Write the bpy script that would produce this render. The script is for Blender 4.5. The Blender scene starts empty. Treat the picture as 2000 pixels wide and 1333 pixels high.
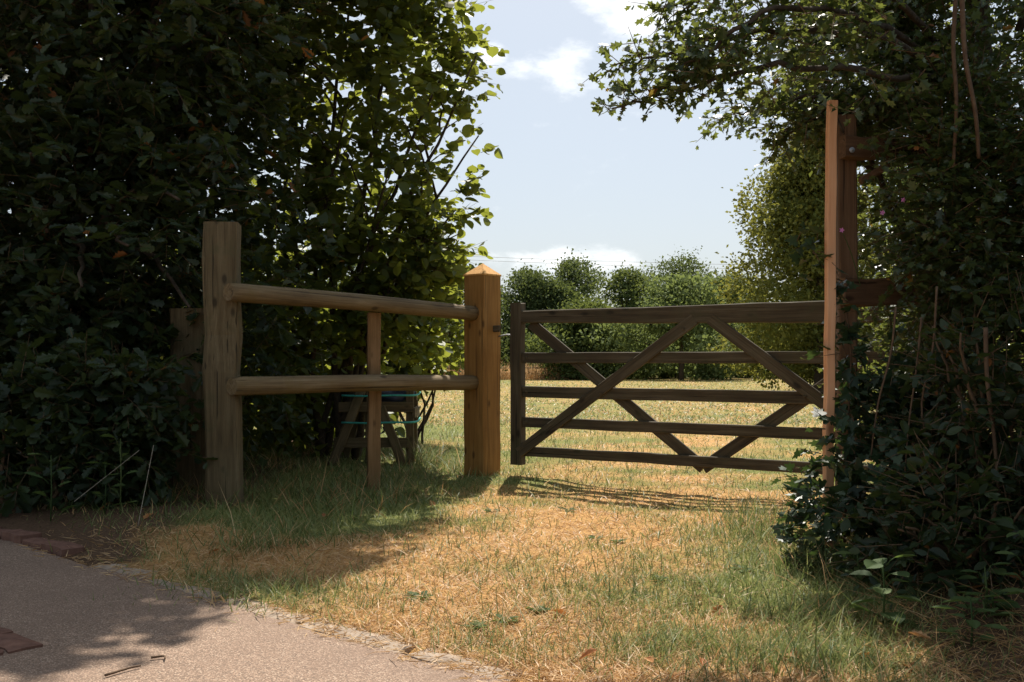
import bpy, math, random
import numpy as np
from mathutils import Vector, Matrix

random.seed(7)
RNG = np.random.default_rng(11)
SC = bpy.context.scene
COL = SC.collection

# ------------------------------------------------------------------ camera, sky, sun, exposure
EYE = 0.86
F = 1944.0
HOR = 712.0
cam_d = bpy.data.cameras.new('camera')
cam = bpy.data.objects.new('camera', cam_d)
COL.objects.link(cam)
cam.location = (0, 0, EYE)
cam.rotation_euler = (math.radians(90), 0, 0)
cam_d.sensor_width = 36.0
cam_d.lens = F / 2000 * 36.0
cam_d.shift_y = (HOR - 666.5) / 2000
cam_d.clip_start = 0.05
cam_d.clip_end = 3000
SC.camera = cam

SUN_EL, SUN_AZ = math.radians(56), math.radians(6)       # azimuth: right of straight ahead (+Y)
world = bpy.data.worlds.new('World')
SC.world = world
world.use_nodes = True
wn, wl = world.node_tree.nodes, world.node_tree.links
wn.clear()
w_out = wn.new('ShaderNodeOutputWorld')
w_bg = wn.new('ShaderNodeBackground')
w_bg.inputs['Strength'].default_value = 0.054
sky = wn.new('ShaderNodeTexSky')
sky.sky_type = 'NISHITA'
sky.sun_disc = False
sky.sun_elevation = SUN_EL
sky.sun_rotation = SUN_AZ
sky.air_density = 1.0
sky.dust_density = 2.5
sky.ozone_density = 1.0
w_tc = wn.new('ShaderNodeTexCoord')


def wnode(t, **kw):
    n = wn.new(t)
    for k, v in kw.items():
        setattr(n, k, v)
    return n


# scattered cumulus over the whole sky: noise on the view direction, a few fixed banks where the photo has them
w_map = wnode('ShaderNodeMapping')
w_map.inputs['Scale'].default_value = (1.0, 1.0, 2.2)
wl.new(w_tc.outputs['Generated'], w_map.inputs['Vector'])
w_noise = wnode('ShaderNodeTexNoise')
w_noise.inputs['Scale'].default_value = 5.0
w_noise.inputs['Detail'].default_value = 8.0
w_noise.inputs['Roughness'].default_value = 0.55
wl.new(w_map.outputs['Vector'], w_noise.inputs['Vector'])
w_fine = wnode('ShaderNodeTexNoise')
w_fine.inputs['Scale'].default_value = 15.0
w_fine.inputs['Detail'].default_value = 12.0
w_fine.inputs['Roughness'].default_value = 0.6
wl.new(w_map.outputs['Vector'], w_fine.inputs['Vector'])


def bank(px, py, rx, ry):
    """soft bank of cloud round one direction of the sky"""
    d = Vector(((px - 1000) / F, 1.0, (HOR - py) / F)).normalized()
    sub = wnode('ShaderNodeVectorMath', operation='SUBTRACT')
    wl.new(w_tc.outputs['Generated'], sub.inputs[0])
    sub.inputs[1].default_value = d
    mul = wnode('ShaderNodeVectorMath', operation='MULTIPLY')
    wl.new(sub.outputs[0], mul.inputs[0])
    mul.inputs[1].default_value = (F / rx, F / ((rx + ry) / 2), F / ry)
    ln = wnode('ShaderNodeVectorMath', operation='LENGTH')
    wl.new(mul.outputs[0], ln.inputs[0])
    mr = wnode('ShaderNodeMapRange')
    mr.inputs['From Min'].default_value = 1.25
    mr.inputs['From Max'].default_value = 0.1
    wl.new(ln.outputs['Value'], mr.inputs['Value'])
    return mr.outputs['Result']


def wmath(op, a, b):
    n = wnode('ShaderNodeMath', operation=op)
    for i, v in enumerate((a, b)):
        if isinstance(v, (int, float)):
            n.inputs[i].default_value = v
        else:
            wl.new(v, n.inputs[i])
    return n.outputs[0]


banks = None
for b in ((1085, 130, 120, 62), (960, 105, 50, 30), (1235, 20, 130, 75), (1120, 505, 170, 34)):
    o = bank(*b)
    banks = o if banks is None else wmath('MAXIMUM', banks, o)
edge = wmath('ADD', wmath('MULTIPLY', banks, 0.95), wmath('MULTIPLY', wmath('SUBTRACT', w_fine.outputs['Fac'], 0.5), 2.3))
m1 = wnode('ShaderNodeMapRange', interpolation_type='SMOOTHSTEP')
m1.inputs['From Min'].default_value = 0.25
m1.inputs['From Max'].default_value = 1.05
wl.new(edge, m1.inputs['Value'])
m2 = wnode('ShaderNodeMapRange', interpolation_type='SMOOTHSTEP')
m2.inputs['From Min'].default_value = 0.60
m2.inputs['From Max'].default_value = 0.82
wl.new(w_noise.outputs['Fac'], m2.inputs['Value'])
clouds = wmath('MULTIPLY', wmath('MAXIMUM', m1.outputs[0], m2.outputs[0]), 0.85)
# thin high veil everywhere: the photo's blue is milky
w_veil = wnode('ShaderNodeMix', data_type='RGBA')
w_veil.inputs[0].default_value = 0.35
wl.new(sky.outputs['Color'], w_veil.inputs[6])
w_veil.inputs[7].default_value = (11.4, 12.7, 13.7, 1)
w_mix = wnode('ShaderNodeMix', data_type='RGBA')
wl.new(clouds, w_mix.inputs[0])
wl.new(w_veil.outputs[2], w_mix.inputs[6])
w_mix.inputs[7].default_value = (15.0, 15.2, 15.2, 1)
wl.new(w_mix.outputs[2], w_bg.inputs['Color'])
wl.new(w_bg.outputs[0], w_out.inputs['Surface'])

sun_d = bpy.data.lights.new('sun', 'SUN')
sun_d.energy = 5.0
sun_d.angle = math.radians(0.53)
sun_d.color = (1.0, 0.93, 0.82)
sun = bpy.data.objects.new('sun', sun_d)
COL.objects.link(sun)
to_sun = Vector((math.sin(SUN_AZ) * math.cos(SUN_EL), math.cos(SUN_AZ) * math.cos(SUN_EL), math.sin(SUN_EL)))
sun.rotation_euler = to_sun.to_track_quat('Z', 'Y').to_euler()
sun.location = to_sun * 60

vs = SC.view_settings
vs.view_transform = 'Standard'
vs.look = 'None'
vs.exposure = 0.78
vs.gamma = 1.0
vs.use_curve_mapping = False
SC.cycles.use_denoising = True
SC.cycles.max_bounces = 10
SC.cycles.transmission_bounces = 6
SC.cycles.diffuse_bounces = 4


# ------------------------------------------------------------------ helpers
def P(px, py, d):
    """pixel of the photograph at a known distance -> point"""
    return Vector(((px - 1000) / F * d, d, EYE + (HOR - py) / F * d))


def G(px, py):
    """pixel of the photograph on the ground -> point"""
    d = EYE * F / (py - HOR)
    return Vector(((px - 1000) / F * d, d, 0))


def link(name, me, mat=None, parent=None):
    o = bpy.data.objects.new(name, me)
    COL.objects.link(o)
    if mat is not None and me is not None:
        if not me.materials:
            me.materials.append(mat)
    if parent is not None:
        o.parent = parent
    return o


def tag(o, label=None, cat=None, group=None, kind=None):
    if label: o['label'] = label
    if cat: o['category'] = cat
    if group: o['group'] = group
    if kind: o['kind'] = kind
    return o


def thing(name, loc, label, cat, group=None):
    o = bpy.data.objects.new(name, None)
    COL.objects.link(o)
    o.location = loc
    o.empty_display_size = 0.1
    return tag(o, label, cat, group)


def raw_mesh(name, verts, loops, starts, attrs=None, smooth=False):
    me = bpy.data.meshes.new(name)
    verts = np.ascontiguousarray(verts, dtype=np.float32)
    me.vertices.add(len(verts))
    me.vertices.foreach_set('co', verts.ravel())
    me.loops.add(len(loops))
    me.loops.foreach_set('vertex_index', np.ascontiguousarray(loops, dtype=np.int32))
    me.polygons.add(len(starts))
    me.polygons.foreach_set('loop_start', np.ascontiguousarray(starts, dtype=np.int32))
    if smooth:
        me.polygons.foreach_set('use_smooth', np.ones(len(starts), dtype=bool))
    me.update(calc_edges=True)
    for k, v in (attrs or {}).items():
        a = me.attributes.new(k, 'FLOAT', 'POINT')
        a.data.foreach_set('value', np.ascontiguousarray(v, dtype=np.float32))
    return me


def py_mesh(name, verts, faces, smooth=False):
    me = bpy.data.meshes.new(name)
    me.from_pydata([tuple(v) for v in verts], [], faces)
    if smooth:
        me.polygons.foreach_set('use_smooth', [True] * len(me.polygons))
    me.update()
    return me


def emit(tv, tf, pos, B):
    """copies of a template (verts tv, faces tf) at pos with axes B -> verts, loops, starts, index of copy per vert"""
    N, V = len(pos), len(tv)
    verts = (pos[:, None, :] + np.einsum('nij,vj->nvi', B, tv)).reshape(-1, 3)
    fl = np.array([i for f in tf for i in f])
    ln = np.array([len(f) for f in tf])
    loops = (np.arange(N)[:, None] * V + fl[None, :]).ravel()
    st = np.concatenate([[0], np.cumsum(ln)[:-1]])
    starts = (np.arange(N)[:, None] * len(fl) + st[None, :]).ravel()
    return verts, loops, starts, np.repeat(np.arange(N), V)


def join(parts):
    """several (verts, loops, starts, tint) -> one"""
    vs_, ls_, ss_, ts_ = [], [], [], []
    nv = nl = 0
    for v, l, s, t in parts:
        vs_.append(v); ls_.append(l + nv); ss_.append(s + nl); ts_.append(t)
        nv += len(v); nl += len(l)
    return np.concatenate(vs_), np.concatenate(ls_), np.concatenate(ss_), np.concatenate(ts_)


def unit(a):
    return a / np.maximum(np.linalg.norm(a, axis=-1, keepdims=True), 1e-9)


def frames(d, up_hint):
    """orthonormal frames with y along d and z near up_hint -> (N,3,3) columns x,y,z"""
    y = unit(d)
    z = unit(up_hint - (up_hint * y).sum(-1, keepdims=True) * y)
    x = np.cross(y, z)
    return np.stack([x, y, z], axis=-1)


class ValueNoise:
    def __init__(self, seed):
        self.t = np.random.default_rng(seed).random((256, 256))

    def one(self, x, y):
        xi, yi = np.floor(x).astype(int), np.floor(y).astype(int)
        fx, fy = x - xi, y - yi
        fx, fy = fx * fx * (3 - 2 * fx), fy * fy * (3 - 2 * fy)
        t = self.t
        a, b = t[xi % 256, yi % 256], t[(xi + 1) % 256, yi % 256]
        c, d = t[xi % 256, (yi + 1) % 256], t[(xi + 1) % 256, (yi + 1) % 256]
        return (a * (1 - fx) + b * fx) * (1 - fy) + (c * (1 - fx) + d * fx) * fy

    def __call__(self, x, y, scale=1.0, octaves=4):
        s = 0; w = 0; a = 1.0
        for k in range(octaves):
            f = scale * 2 ** k
            s = s + a * self.one(x * f + 17.3 * k, y * f + 5.1 * k); w += a; a *= 0.55
        return s / w


VN = ValueNoise(3)
VN2 = ValueNoise(9)


def spline(pts, n):
    """Catmull-Rom through pts, n samples"""
    p = np.array([list(q) for q in pts], float)
    p = np.vstack([2 * p[0] - p[1], p, 2 * p[-1] - p[-2]])
    m = len(p) - 3
    out = []
    for t in np.linspace(0, m - 1e-6, n):
        i = int(t); u = t - i
        a, b, c, d = p[i:i + 4]
        out.append(0.5 * (2 * b + (c - a) * u + (2 * a - 5 * b + 4 * c - d) * u * u + (3 * b - a - 3 * c + d) * u ** 3))
    return np.array(out)


def tube(paths, sides=7):
    """paths: list of (pts (n,3), radii (n)) -> verts, loops, starts, tint"""
    parts = []
    for pts, rad in paths:
        pts = np.asarray(pts, float); n = len(pts)
        t = unit(np.gradient(pts, axis=0))
        ref = np.array([0.31, 0.17, 0.93]) if abs(t[:, 2]).mean() < 0.8 else np.array([0.9, 0.4, 0.1])
        fr = frames(t, np.repeat(ref[None], n, 0))
        a = np.arange(sides) / sides * 2 * np.pi
        ring = np.cos(a)[None, :, None] * fr[:, None, :, 0] + np.sin(a)[None, :, None] * fr[:, None, :, 2]
        v = (pts[:, None, :] + ring * np.asarray(rad)[:, None, None]).reshape(-1, 3)
        loops = []
        for i in range(n - 1):
            for k in range(sides):
                k2 = (k + 1) % sides
                loops += [i * sides + k, i * sides + k2, (i + 1) * sides + k2, (i + 1) * sides + k]
        starts = np.arange((n - 1) * sides) * 4
        nl = len(loops)
        loops += list(range(sides))[::-1] + [(n - 1) * sides + k for k in range(sides)]
        starts = np.concatenate([starts, [nl, nl + sides]])
        parts.append((v, np.array(loops), starts, np.zeros(len(v))))
    return join(parts)


def tube_obj(name, paths, mat, parent=None, sides=7):
    v, l, s, t = tube(paths, sides)
    if parent is not None:
        v = v - np.array(parent.location)
    return link(name, raw_mesh(name, v, l, s, {'tint': t}, smooth=True), mat, parent)


def limb(pts, r0, r1, n=14, wob=0.02):
    p = spline(pts, n)
    p[1:-1] += RNG.normal(0, wob, (n - 2, 3))
    return p, np.linspace(r0, r1, n)


# ------------------------------------------------------------------ materials
def mat(name):
    m = bpy.data.materials.new(name)
    m.use_nodes = True
    nt = m.node_tree
    b = nt.nodes['Principled BSDF']
    return m, nt, b


def nn(nt, t, **kw):
    n = nt.nodes.new(t)
    for k, v in kw.items():
        setattr(n, k, v)
    return n


def sock(nt, s, v):
    if isinstance(v, (int, float, tuple, list)):
        s.default_value = v
    else:
        nt.links.new(v, s)


def math_n(nt, op, a, b=0.0, clamp=False):
    n = nn(nt, 'ShaderNodeMath', operation=op, use_clamp=clamp)
    sock(nt, n.inputs[0], a); sock(nt, n.inputs[1], b)
    return n.outputs[0]


def mixc(nt, f, a, b, blend='MIX'):
    n = nn(nt, 'ShaderNodeMix', data_type='RGBA', blend_type=blend)
    sock(nt, n.inputs[0], f)
    sock(nt, n.inputs[6], a if not isinstance(a, tuple) else (*a, 1)); sock(nt, n.inputs[7], b if not isinstance(b, tuple) else (*b, 1))
    return n.outputs[2]


def ramp(nt, f, stops):
    n = nn(nt, 'ShaderNodeValToRGB')
    e = n.color_ramp.elements
    while len(e) < len(stops):
        e.new(0.5)
    for i, (p, c) in enumerate(stops):
        e[i].position = p; e[i].color = (*c, 1)
    sock(nt, n.inputs[0], f)
    return n.outputs[0]


def noise(nt, vec, scale, detail=4, rough=0.55, dist=0.0):
    n = nn(nt, 'ShaderNodeTexNoise')
    n.inputs['Scale'].default_value = scale; n.inputs['Detail'].default_value = detail
    n.inputs['Roughness'].default_value = rough; n.inputs['Distortion'].default_value = dist
    if vec is not None:
        nt.links.new(vec, n.inputs['Vector'])
    return n.outputs['Fac']


def map_range(nt, v, a, b, c=0.0, d=1.0):
    n = nn(nt, 'ShaderNodeMapRange')
    sock(nt, n.inputs['Value'], v)
    for k, x in zip(('From Min', 'From Max', 'To Min', 'To Max'), (a, b, c, d)):
        n.inputs[k].default_value = x
    return n.outputs['Result']


def bump(nt, b, h, strength, dist=0.01):
    n = nn(nt, 'ShaderNodeBump')
    n.inputs['Strength'].default_value = strength; n.inputs['Distance'].default_value = dist
    nt.links.new(h, n.inputs['Height']); nt.links.new(n.outputs[0], b.inputs['Normal'])


def wood_mat(name, c_dark, c_mid, c_light, algae=None, grain=1.0, rough=0.8, knots=True):
    """grain runs along the object's own Z"""
    m, nt, b = mat(name)
    tc = nn(nt, 'ShaderNodeTexCoord')
    oi = nn(nt, 'ShaderNodeObjectInfo')
    off = nn(nt, 'ShaderNodeVectorMath', operation='SCALE')
    off.inputs[0].default_value = (3.7, 5.3, 9.1)
    nt.links.new(oi.outputs['Random'], off.inputs['Scale'])
    add = nn(nt, 'ShaderNodeVectorMath', operation='ADD')
    nt.links.new(tc.outputs['Object'], add.inputs[0]); nt.links.new(off.outputs[0], add.inputs[1])
    mp = nn(nt, 'ShaderNodeMapping')
    mp.inputs['Scale'].default_value = (38 * grain, 38 * grain, 1.6)
    nt.links.new(add.outputs[0], mp.inputs['Vector'])
    g1 = noise(nt, mp.outputs[0], 1.0, 5, 0.6, 0.6)
    mp2 = nn(nt, 'ShaderNodeMapping')
    mp2.inputs['Scale'].default_value = (160 * grain, 160 * grain, 5)
    nt.links.new(add.outputs[0], mp2.inputs['Vector'])
    g2 = noise(nt, mp2.outputs[0], 1.0, 3, 0.6)
    big = noise(nt, add.outputs[0], 3.5, 4)
    f = math_n(nt, 'ADD', math_n(nt, 'MULTIPLY', g1, 0.55), math_n(nt, 'ADD', math_n(nt, 'MULTIPLY', g2, 0.25), math_n(nt, 'MULTIPLY', big, 0.25)))
    col = ramp(nt, f, [(0.36, c_dark), (0.52, c_mid), (0.68, c_light)])
    mp3 = nn(nt, 'ShaderNodeMapping')
    mp3.inputs['Scale'].default_value = (70, 70, 0.9)
    nt.links.new(add.outputs[0], mp3.inputs['Vector'])
    ck = noise(nt, mp3.outputs[0], 1.0, 2, 0.5, 0.3)
    crack = map_range(nt, ck, 0.36, 0.31)
    col = mixc(nt, math_n(nt, 'MULTIPLY', crack, 0.75), col, tuple(x * 0.25 for x in c_dark))
    if knots:
        mpk = nn(nt, 'ShaderNodeMapping')
        mpk.inputs['Scale'].default_value = (9, 9, 4.2)
        nt.links.new(add.outputs[0], mpk.inputs['Vector'])
        vo = nn(nt, 'ShaderNodeTexVoronoi')
        vo.inputs['Scale'].default_value = 1.0
        nt.links.new(mpk.outputs[0], vo.inputs['Vector'])
        kn = map_range(nt, vo.outputs['Distance'], 0.17, 0.08)
        col = mixc(nt, math_n(nt, 'MULTIPLY', kn, 0.8), col, tuple(x * 0.45 for x in c_dark))
    if algae:
        al = map_range(nt, noise(nt, add.outputs[0], 7, 5, 0.65), 0.5, 0.68)
        col = mixc(nt, math_n(nt, 'MULTIPLY', al, 0.6), col, algae)
    nt.links.new(col, b.inputs['Base Color'])
    b.inputs['Roughness'].default_value = rough
    b.inputs['Specular IOR Level'].default_value = 0.25
    h = math_n(nt, 'SUBTRACT', math_n(nt, 'ADD', math_n(nt, 'MULTIPLY', g1, 0.6), math_n(nt, 'MULTIPLY', g2, 0.4)), crack)
    bump(nt, b, h, 0.6, 0.004)
    return m


def leaf_mat(name, stops, trans, t_col, rough=0.42, spec=0.45, t_gain=0.45, dead=0.0):
    """green blade that also lets light through"""
    m, nt, b = mat(name)
    at = nn(nt, 'ShaderNodeAttribute', attribute_name='tint')
    oi = nn(nt, 'ShaderNodeObjectInfo')
    f = math_n(nt, 'FRACT', math_n(nt, 'ADD', at.outputs['Fac'], oi.outputs['Random']))
    geo = nn(nt, 'ShaderNodeNewGeometry')
    big = noise(nt, geo.outputs['Position'], 1.3, 3)
    f2 = math_n(nt, 'ADD', math_n(nt, 'MULTIPLY', f, 0.7), math_n(nt, 'MULTIPLY', big, 0.3))
    col = ramp(nt, f2, stops)
    if dead:
        col = mixc(nt, map_range(nt, f, 1 - dead, 1 - dead + 0.002), col, (0.26, 0.10, 0.03))
    nt.links.new(col, b.inputs['Base Color'])
    b.inputs['Roughness'].default_value = rough
    b.inputs['Specular IOR Level'].default_value = spec
    tr = nn(nt, 'ShaderNodeBsdfTranslucent')
    tc = mixc(nt, 0.5, col, t_col)
    nt.links.new(tc, tr.inputs['Color'])
    mx = nn(nt, 'ShaderNodeMixShader')
    mx.inputs[0].default_value = trans
    nt.links.new(b.outputs[0], mx.inputs[1]); nt.links.new(tr.outputs[0], mx.inputs[2])
    nt.links.new(mx.outputs[0], nt.nodes['Material Output'].inputs['Surface'])
    return m


def plain_mat(name, c1, c2, scale=20, rough=0.8, spec=0.3, bmp=0.3, metal=0.0):
    m, nt, b = mat(name)
    tc = nn(nt, 'ShaderNodeTexCoord')
    n = noise(nt, tc.outputs['Object'], scale, 5, 0.6)
    nt.links.new(ramp(nt, n, [(0.3, c1), (0.7, c2)]), b.inputs['Base Color'])
    b.inputs['Roughness'].default_value = rough
    b.inputs['Specular IOR Level'].default_value = spec
    b.inputs['Metallic'].default_value = metal
    if bmp:
        bump(nt, b, n, bmp, 0.01)
    return m


M = {}
M['new_post'] = wood_mat('golden_softwood', (0.19, 0.09, 0.024), (0.29, 0.145, 0.038), (0.37, 0.20, 0.062), grain=0.8)
M['old_post'] = wood_mat('weathered_post_wood', (0.06, 0.042, 0.02), (0.115, 0.083, 0.041), (0.175, 0.134, 0.074), algae=(0.07, 0.064, 0.028))
M['round_rail'] = wood_mat('rounded_rail_wood', (0.085, 0.056, 0.027), (0.165, 0.114, 0.057), (0.26, 0.20, 0.12), algae=(0.15, 0.10, 0.034))
M['gate'] = wood_mat('dark_gate_wood', (0.038, 0.028, 0.016), (0.075, 0.056, 0.032), (0.135, 0.108, 0.07), algae=(0.062, 0.058, 0.028), rough=0.75)
M['batten'] = wood_mat('orange_batten_wood', (0.58, 0.26, 0.125), (0.70, 0.36, 0.185), (0.75, 0.43, 0.25), grain=0.7)
M['brown_frame'] = wood_mat('brown_frame_wood', (0.07, 0.037, 0.019), (0.12, 0.067, 0.035), (0.175, 0.105, 0.06))
M['batten_brown'] = wood_mat('brown_batten_wood', (0.14, 0.08, 0.032), (0.23, 0.135, 0.06), (0.32, 0.20, 0.10))
M['sunlit_cap'] = wood_mat('sunlit_cap_wood', (0.42, 0.20, 0.055), (0.56, 0.29, 0.085), (0.64, 0.36, 0.12), grain=0.8, knots=False)  # shaft's wood made brighter: grazing sun on the cap put into its colour
M['grey_rail'] = wood_mat('grey_far_rail', (0.22, 0.18, 0.13), (0.33, 0.28, 0.21), (0.42, 0.37, 0.29))
M['bark'] = plain_mat('bark', (0.035, 0.026, 0.018), (0.095, 0.072, 0.05), 30, 0.9, 0.2, 0.8)
M['twig'] = plain_mat('twig_bark', (0.09, 0.055, 0.03), (0.17, 0.11, 0.065), 40, 0.85, 0.2, 0.4)
M['vine'] = plain_mat('vine_stem', (0.085, 0.05, 0.03), (0.15, 0.095, 0.055), 30, 0.8, 0.25, 0.4)
M['metal'] = plain_mat('galvanised_metal', (0.25, 0.25, 0.25), (0.4, 0.4, 0.4), 60, 0.45, 0.5, 0.1, 0.9)
M['cord'] = plain_mat('turquoise_cord', (0.03, 0.26, 0.22), (0.06, 0.36, 0.3), 50, 0.6, 0.3, 0.2)
M['bag'] = plain_mat('dark_blue_sheet', (0.012, 0.016, 0.03), (0.03, 0.04, 0.07), 12, 0.45, 0.5, 0.5)
M['wire'] = plain_mat('cable', (0.16, 0.17, 0.18), (0.2, 0.21, 0.22), 1, 0.6, 0.3, 0)
M['concrete'] = plain_mat('edging_concrete', (0.20, 0.15, 0.11), (0.36, 0.285, 0.22), 22, 0.9, 0.2, 0.5)
M['brick'] = plain_mat('red_brick', (0.10, 0.05, 0.036), (0.19, 0.10, 0.07), 26, 0.9, 0.2, 0.5)
M['petal'] = plain_mat('pink_petal', (0.5, 0.14, 0.34), (0.62, 0.24, 0.45), 20, 0.6, 0.2, 0)

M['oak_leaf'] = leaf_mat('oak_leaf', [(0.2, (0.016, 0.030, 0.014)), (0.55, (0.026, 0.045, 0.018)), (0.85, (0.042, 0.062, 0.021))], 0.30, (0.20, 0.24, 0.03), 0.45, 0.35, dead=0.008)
M['hazel_leaf'] = leaf_mat('hazel_leaf', [(0.2, (0.045, 0.075, 0.020)), (0.55, (0.07, 0.105, 0.026)), (0.85, (0.10, 0.135, 0.032))], 0.52, (0.44, 0.46, 0.05), 0.45, 0.4)
M['hawthorn_leaf'] = leaf_mat('hawthorn_leaf', [(0.2, (0.032, 0.058, 0.026)), (0.55, (0.05, 0.082, 0.032)), (0.85, (0.075, 0.105, 0.034))], 0.40, (0.30, 0.33, 0.045), 0.33, 0.6, dead=0.008)
M['ivy_leaf'] = leaf_mat('ivy_leaf', [(0.2, (0.018, 0.036, 0.018)), (0.6, (0.03, 0.054, 0.026)), (0.9, (0.05, 0.075, 0.032))], 0.2, (0.12, 0.2, 0.03), 0.45, 0.35)
M['weed_leaf'] = leaf_mat('weed_leaf', [(0.2, (0.05, 0.085, 0.03)), (0.6, (0.08, 0.12, 0.04)), (0.9, (0.12, 0.155, 0.055))], 0.33, (0.2, 0.3, 0.05), 0.65, 0.15)
M['far_dark'] = leaf_mat('far_dark_leaf', [(0.2, (0.055, 0.078, 0.032)), (0.55, (0.078, 0.108, 0.042)), (0.85, (0.105, 0.138, 0.052))], 0.35, (0.22, 0.26, 0.05), 0.75, 0.08)
M['far_mid'] = leaf_mat('far_mid_leaf', [(0.2, (0.062, 0.088, 0.032)), (0.55, (0.085, 0.118, 0.042)), (0.85, (0.115, 0.15, 0.05))], 0.35, (0.28, 0.32, 0.06), 0.75, 0.08)
M['far_pale'] = leaf_mat('willow_leaf', [(0.2, (0.09, 0.125, 0.05)), (0.55, (0.125, 0.165, 0.065)), (0.85, (0.16, 0.20, 0.08))], 0.38, (0.32, 0.38, 0.09), 0.75, 0.08)
M['far_soft'] = leaf_mat('far_soft_leaf', [(0.2, (0.075, 0.105, 0.042)), (0.55, (0.10, 0.138, 0.052)), (0.85, (0.135, 0.17, 0.062))], 0.38, (0.28, 0.33, 0.07), 0.75, 0.08)
M['birch_leaf'] = leaf_mat('birch_leaf', [(0.2, (0.075, 0.098, 0.026)), (0.55, (0.115, 0.135, 0.034)), (0.85, (0.17, 0.175, 0.046))], 0.38, (0.36, 0.33, 0.05), 0.7, 0.12)
M['dead_leaf'] = leaf_mat('fallen_leaf', [(0.2, (0.30, 0.11, 0.03)), (0.6, (0.42, 0.18, 0.06)), (0.9, (0.46, 0.27, 0.13))], 0.25, (0.5, 0.2, 0.05), 0.6, 0.3)


def grass_mat():
    m, nt, b = mat('grass_blade')
    at = nn(nt, 'ShaderNodeAttribute', attribute_name='tint')       # 0..1 straw, 1..2 green
    dry = ramp(nt, at.outputs['Fac'], [(0.0, (0.32, 0.178, 0.072)), (0.45, (0.53, 0.33, 0.148)), (0.95, (0.69, 0.495, 0.28))])
    grn = ramp(nt, math_n(nt, 'SUBTRACT', at.outputs['Fac'], 1.0), [(0.0, (0.085, 0.125, 0.034)), (0.5, (0.17, 0.205, 0.062)), (1.0, (0.30, 0.30, 0.115))])
    col = mixc(nt, math_n(nt, 'GREATER_THAN', at.outputs['Fac'], 1.0), dry, grn)
    nt.links.new(col, b.inputs['Base Color'])
    b.inputs['Roughness'].default_value = 0.5
    b.inputs['Specular IOR Level'].default_value = 0.3
    tr = nn(nt, 'ShaderNodeBsdfTranslucent')
    nt.links.new(col, tr.inputs['Color'])
    mx = nn(nt, 'ShaderNodeMixShader')
    mx.inputs[0].default_value = 0.35
    nt.links.new(b.outputs[0], mx.inputs[1]); nt.links.new(tr.outputs[0], mx.inputs[2])
    nt.links.new(mx.outputs[0], nt.nodes['Material Output'].inputs['Surface'])
    return m


def ground_mat():
    m, nt, b = mat('meadow_ground')
    geo = nn(nt, 'ShaderNodeNewGeometry')
    at = nn(nt, 'ShaderNodeAttribute', attribute_name='green')
    pos = geo.outputs['Position']
    fine = noise(nt, pos, 60, 5, 0.7)
    mid = noise(nt, pos, 2.2, 5, 0.65)
    mp = nn(nt, 'ShaderNodeMapping')
    mp.inputs['Scale'].default_value = (0.35, 0.8, 1)
    nt.links.new(pos, mp.inputs['Vector'])
    far = noise(nt, mp.outputs[0], 1.0, 6, 0.7)
    straw = ramp(nt, fine, [(0.3, (0.25, 0.13, 0.05)), (0.5, (0.42, 0.24, 0.09)), (0.7, (0.54, 0.35, 0.15))])
    green = ramp(nt, fine, [(0.3, (0.10, 0.115, 0.032)), (0.6, (0.185, 0.19, 0.058)), (0.8, (0.28, 0.25, 0.095))])
    g = math_n(nt, 'ADD', at.outputs['Fac'], math_n(nt, 'MULTIPLY', math_n(nt, 'SUBTRACT', mid, 0.5), 0.7))
    g = math_n(nt, 'ADD', g, math_n(nt, 'MULTIPLY', math_n(nt, 'SUBTRACT', far, 0.5), 0.8))
    col = mixc(nt, map_range(nt, g, 0.25, 0.80), straw, green)
    soil_a = nn(nt, 'ShaderNodeAttribute', attribute_name='soil')
    soil = ramp(nt, fine, [(0.3, (0.055, 0.033, 0.02)), (0.7, (0.15, 0.092, 0.055))])
    sf = map_range(nt, math_n(nt, 'ADD', soil_a.outputs['Fac'], math_n(nt, 'MULTIPLY', math_n(nt, 'SUBTRACT', mid, 0.5), 0.8)), 0.4, 0.65)
    col = mixc(nt, sf, col, soil)
    nt.links.new(col, b.inputs['Base Color'])
    b.inputs['Roughness'].default_value = 0.95
    b.inputs['Specular IOR Level'].default_value = 0.1
    bump(nt, b, math_n(nt, 'ADD', fine, mid), 0.7, 0.02)
    return m


def path_mat():
    m, nt, b = mat('pink_tarmac')
    geo = nn(nt, 'ShaderNodeNewGeometry')
    pos = geo.outputs['Position']
    vo = nn(nt, 'ShaderNodeTexVoronoi')
    vo.inputs['Scale'].default_value = 210
    nt.links.new(pos, vo.inputs['Vector'])
    sp = nn(nt, 'ShaderNodeSeparateColor')
    nt.links.new(vo.outputs['Color'], sp.inputs[0])
    stone = ramp(nt, sp.outputs[0], [(0.0, (0.18, 0.118, 0.08)), (0.45, (0.285, 0.19, 0.132)), (0.8, (0.365, 0.25, 0.178)), (1.0, (0.49, 0.375, 0.28))])
    wear = noise(nt, pos, 1.7, 8, 0.72)
    col = mixc(nt, map_range(nt, vo.outputs['Distance'], 0.35, 0.75), stone, (0.13, 0.09, 0.065))
    col = mixc(nt, math_n(nt, 'MULTIPLY', map_range(nt, wear, 0.42, 0.66), 0.55), col, (0.165, 0.108, 0.077))
    nt.links.new(col, b.inputs['Base Color'])
    b.inputs['Roughness'].default_value = 0.85
    b.inputs['Specular IOR Level'].default_value = 0.3
    h = math_n(nt, 'SUBTRACT', math_n(nt, 'MULTIPLY', wear, 1.2), vo.outputs['Distance'])
    bump(nt, b, h, 0.5, 0.004)
    return m


M['grass'] = grass_mat()
M['ground'] = ground_mat()
M['path'] = path_mat()

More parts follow.
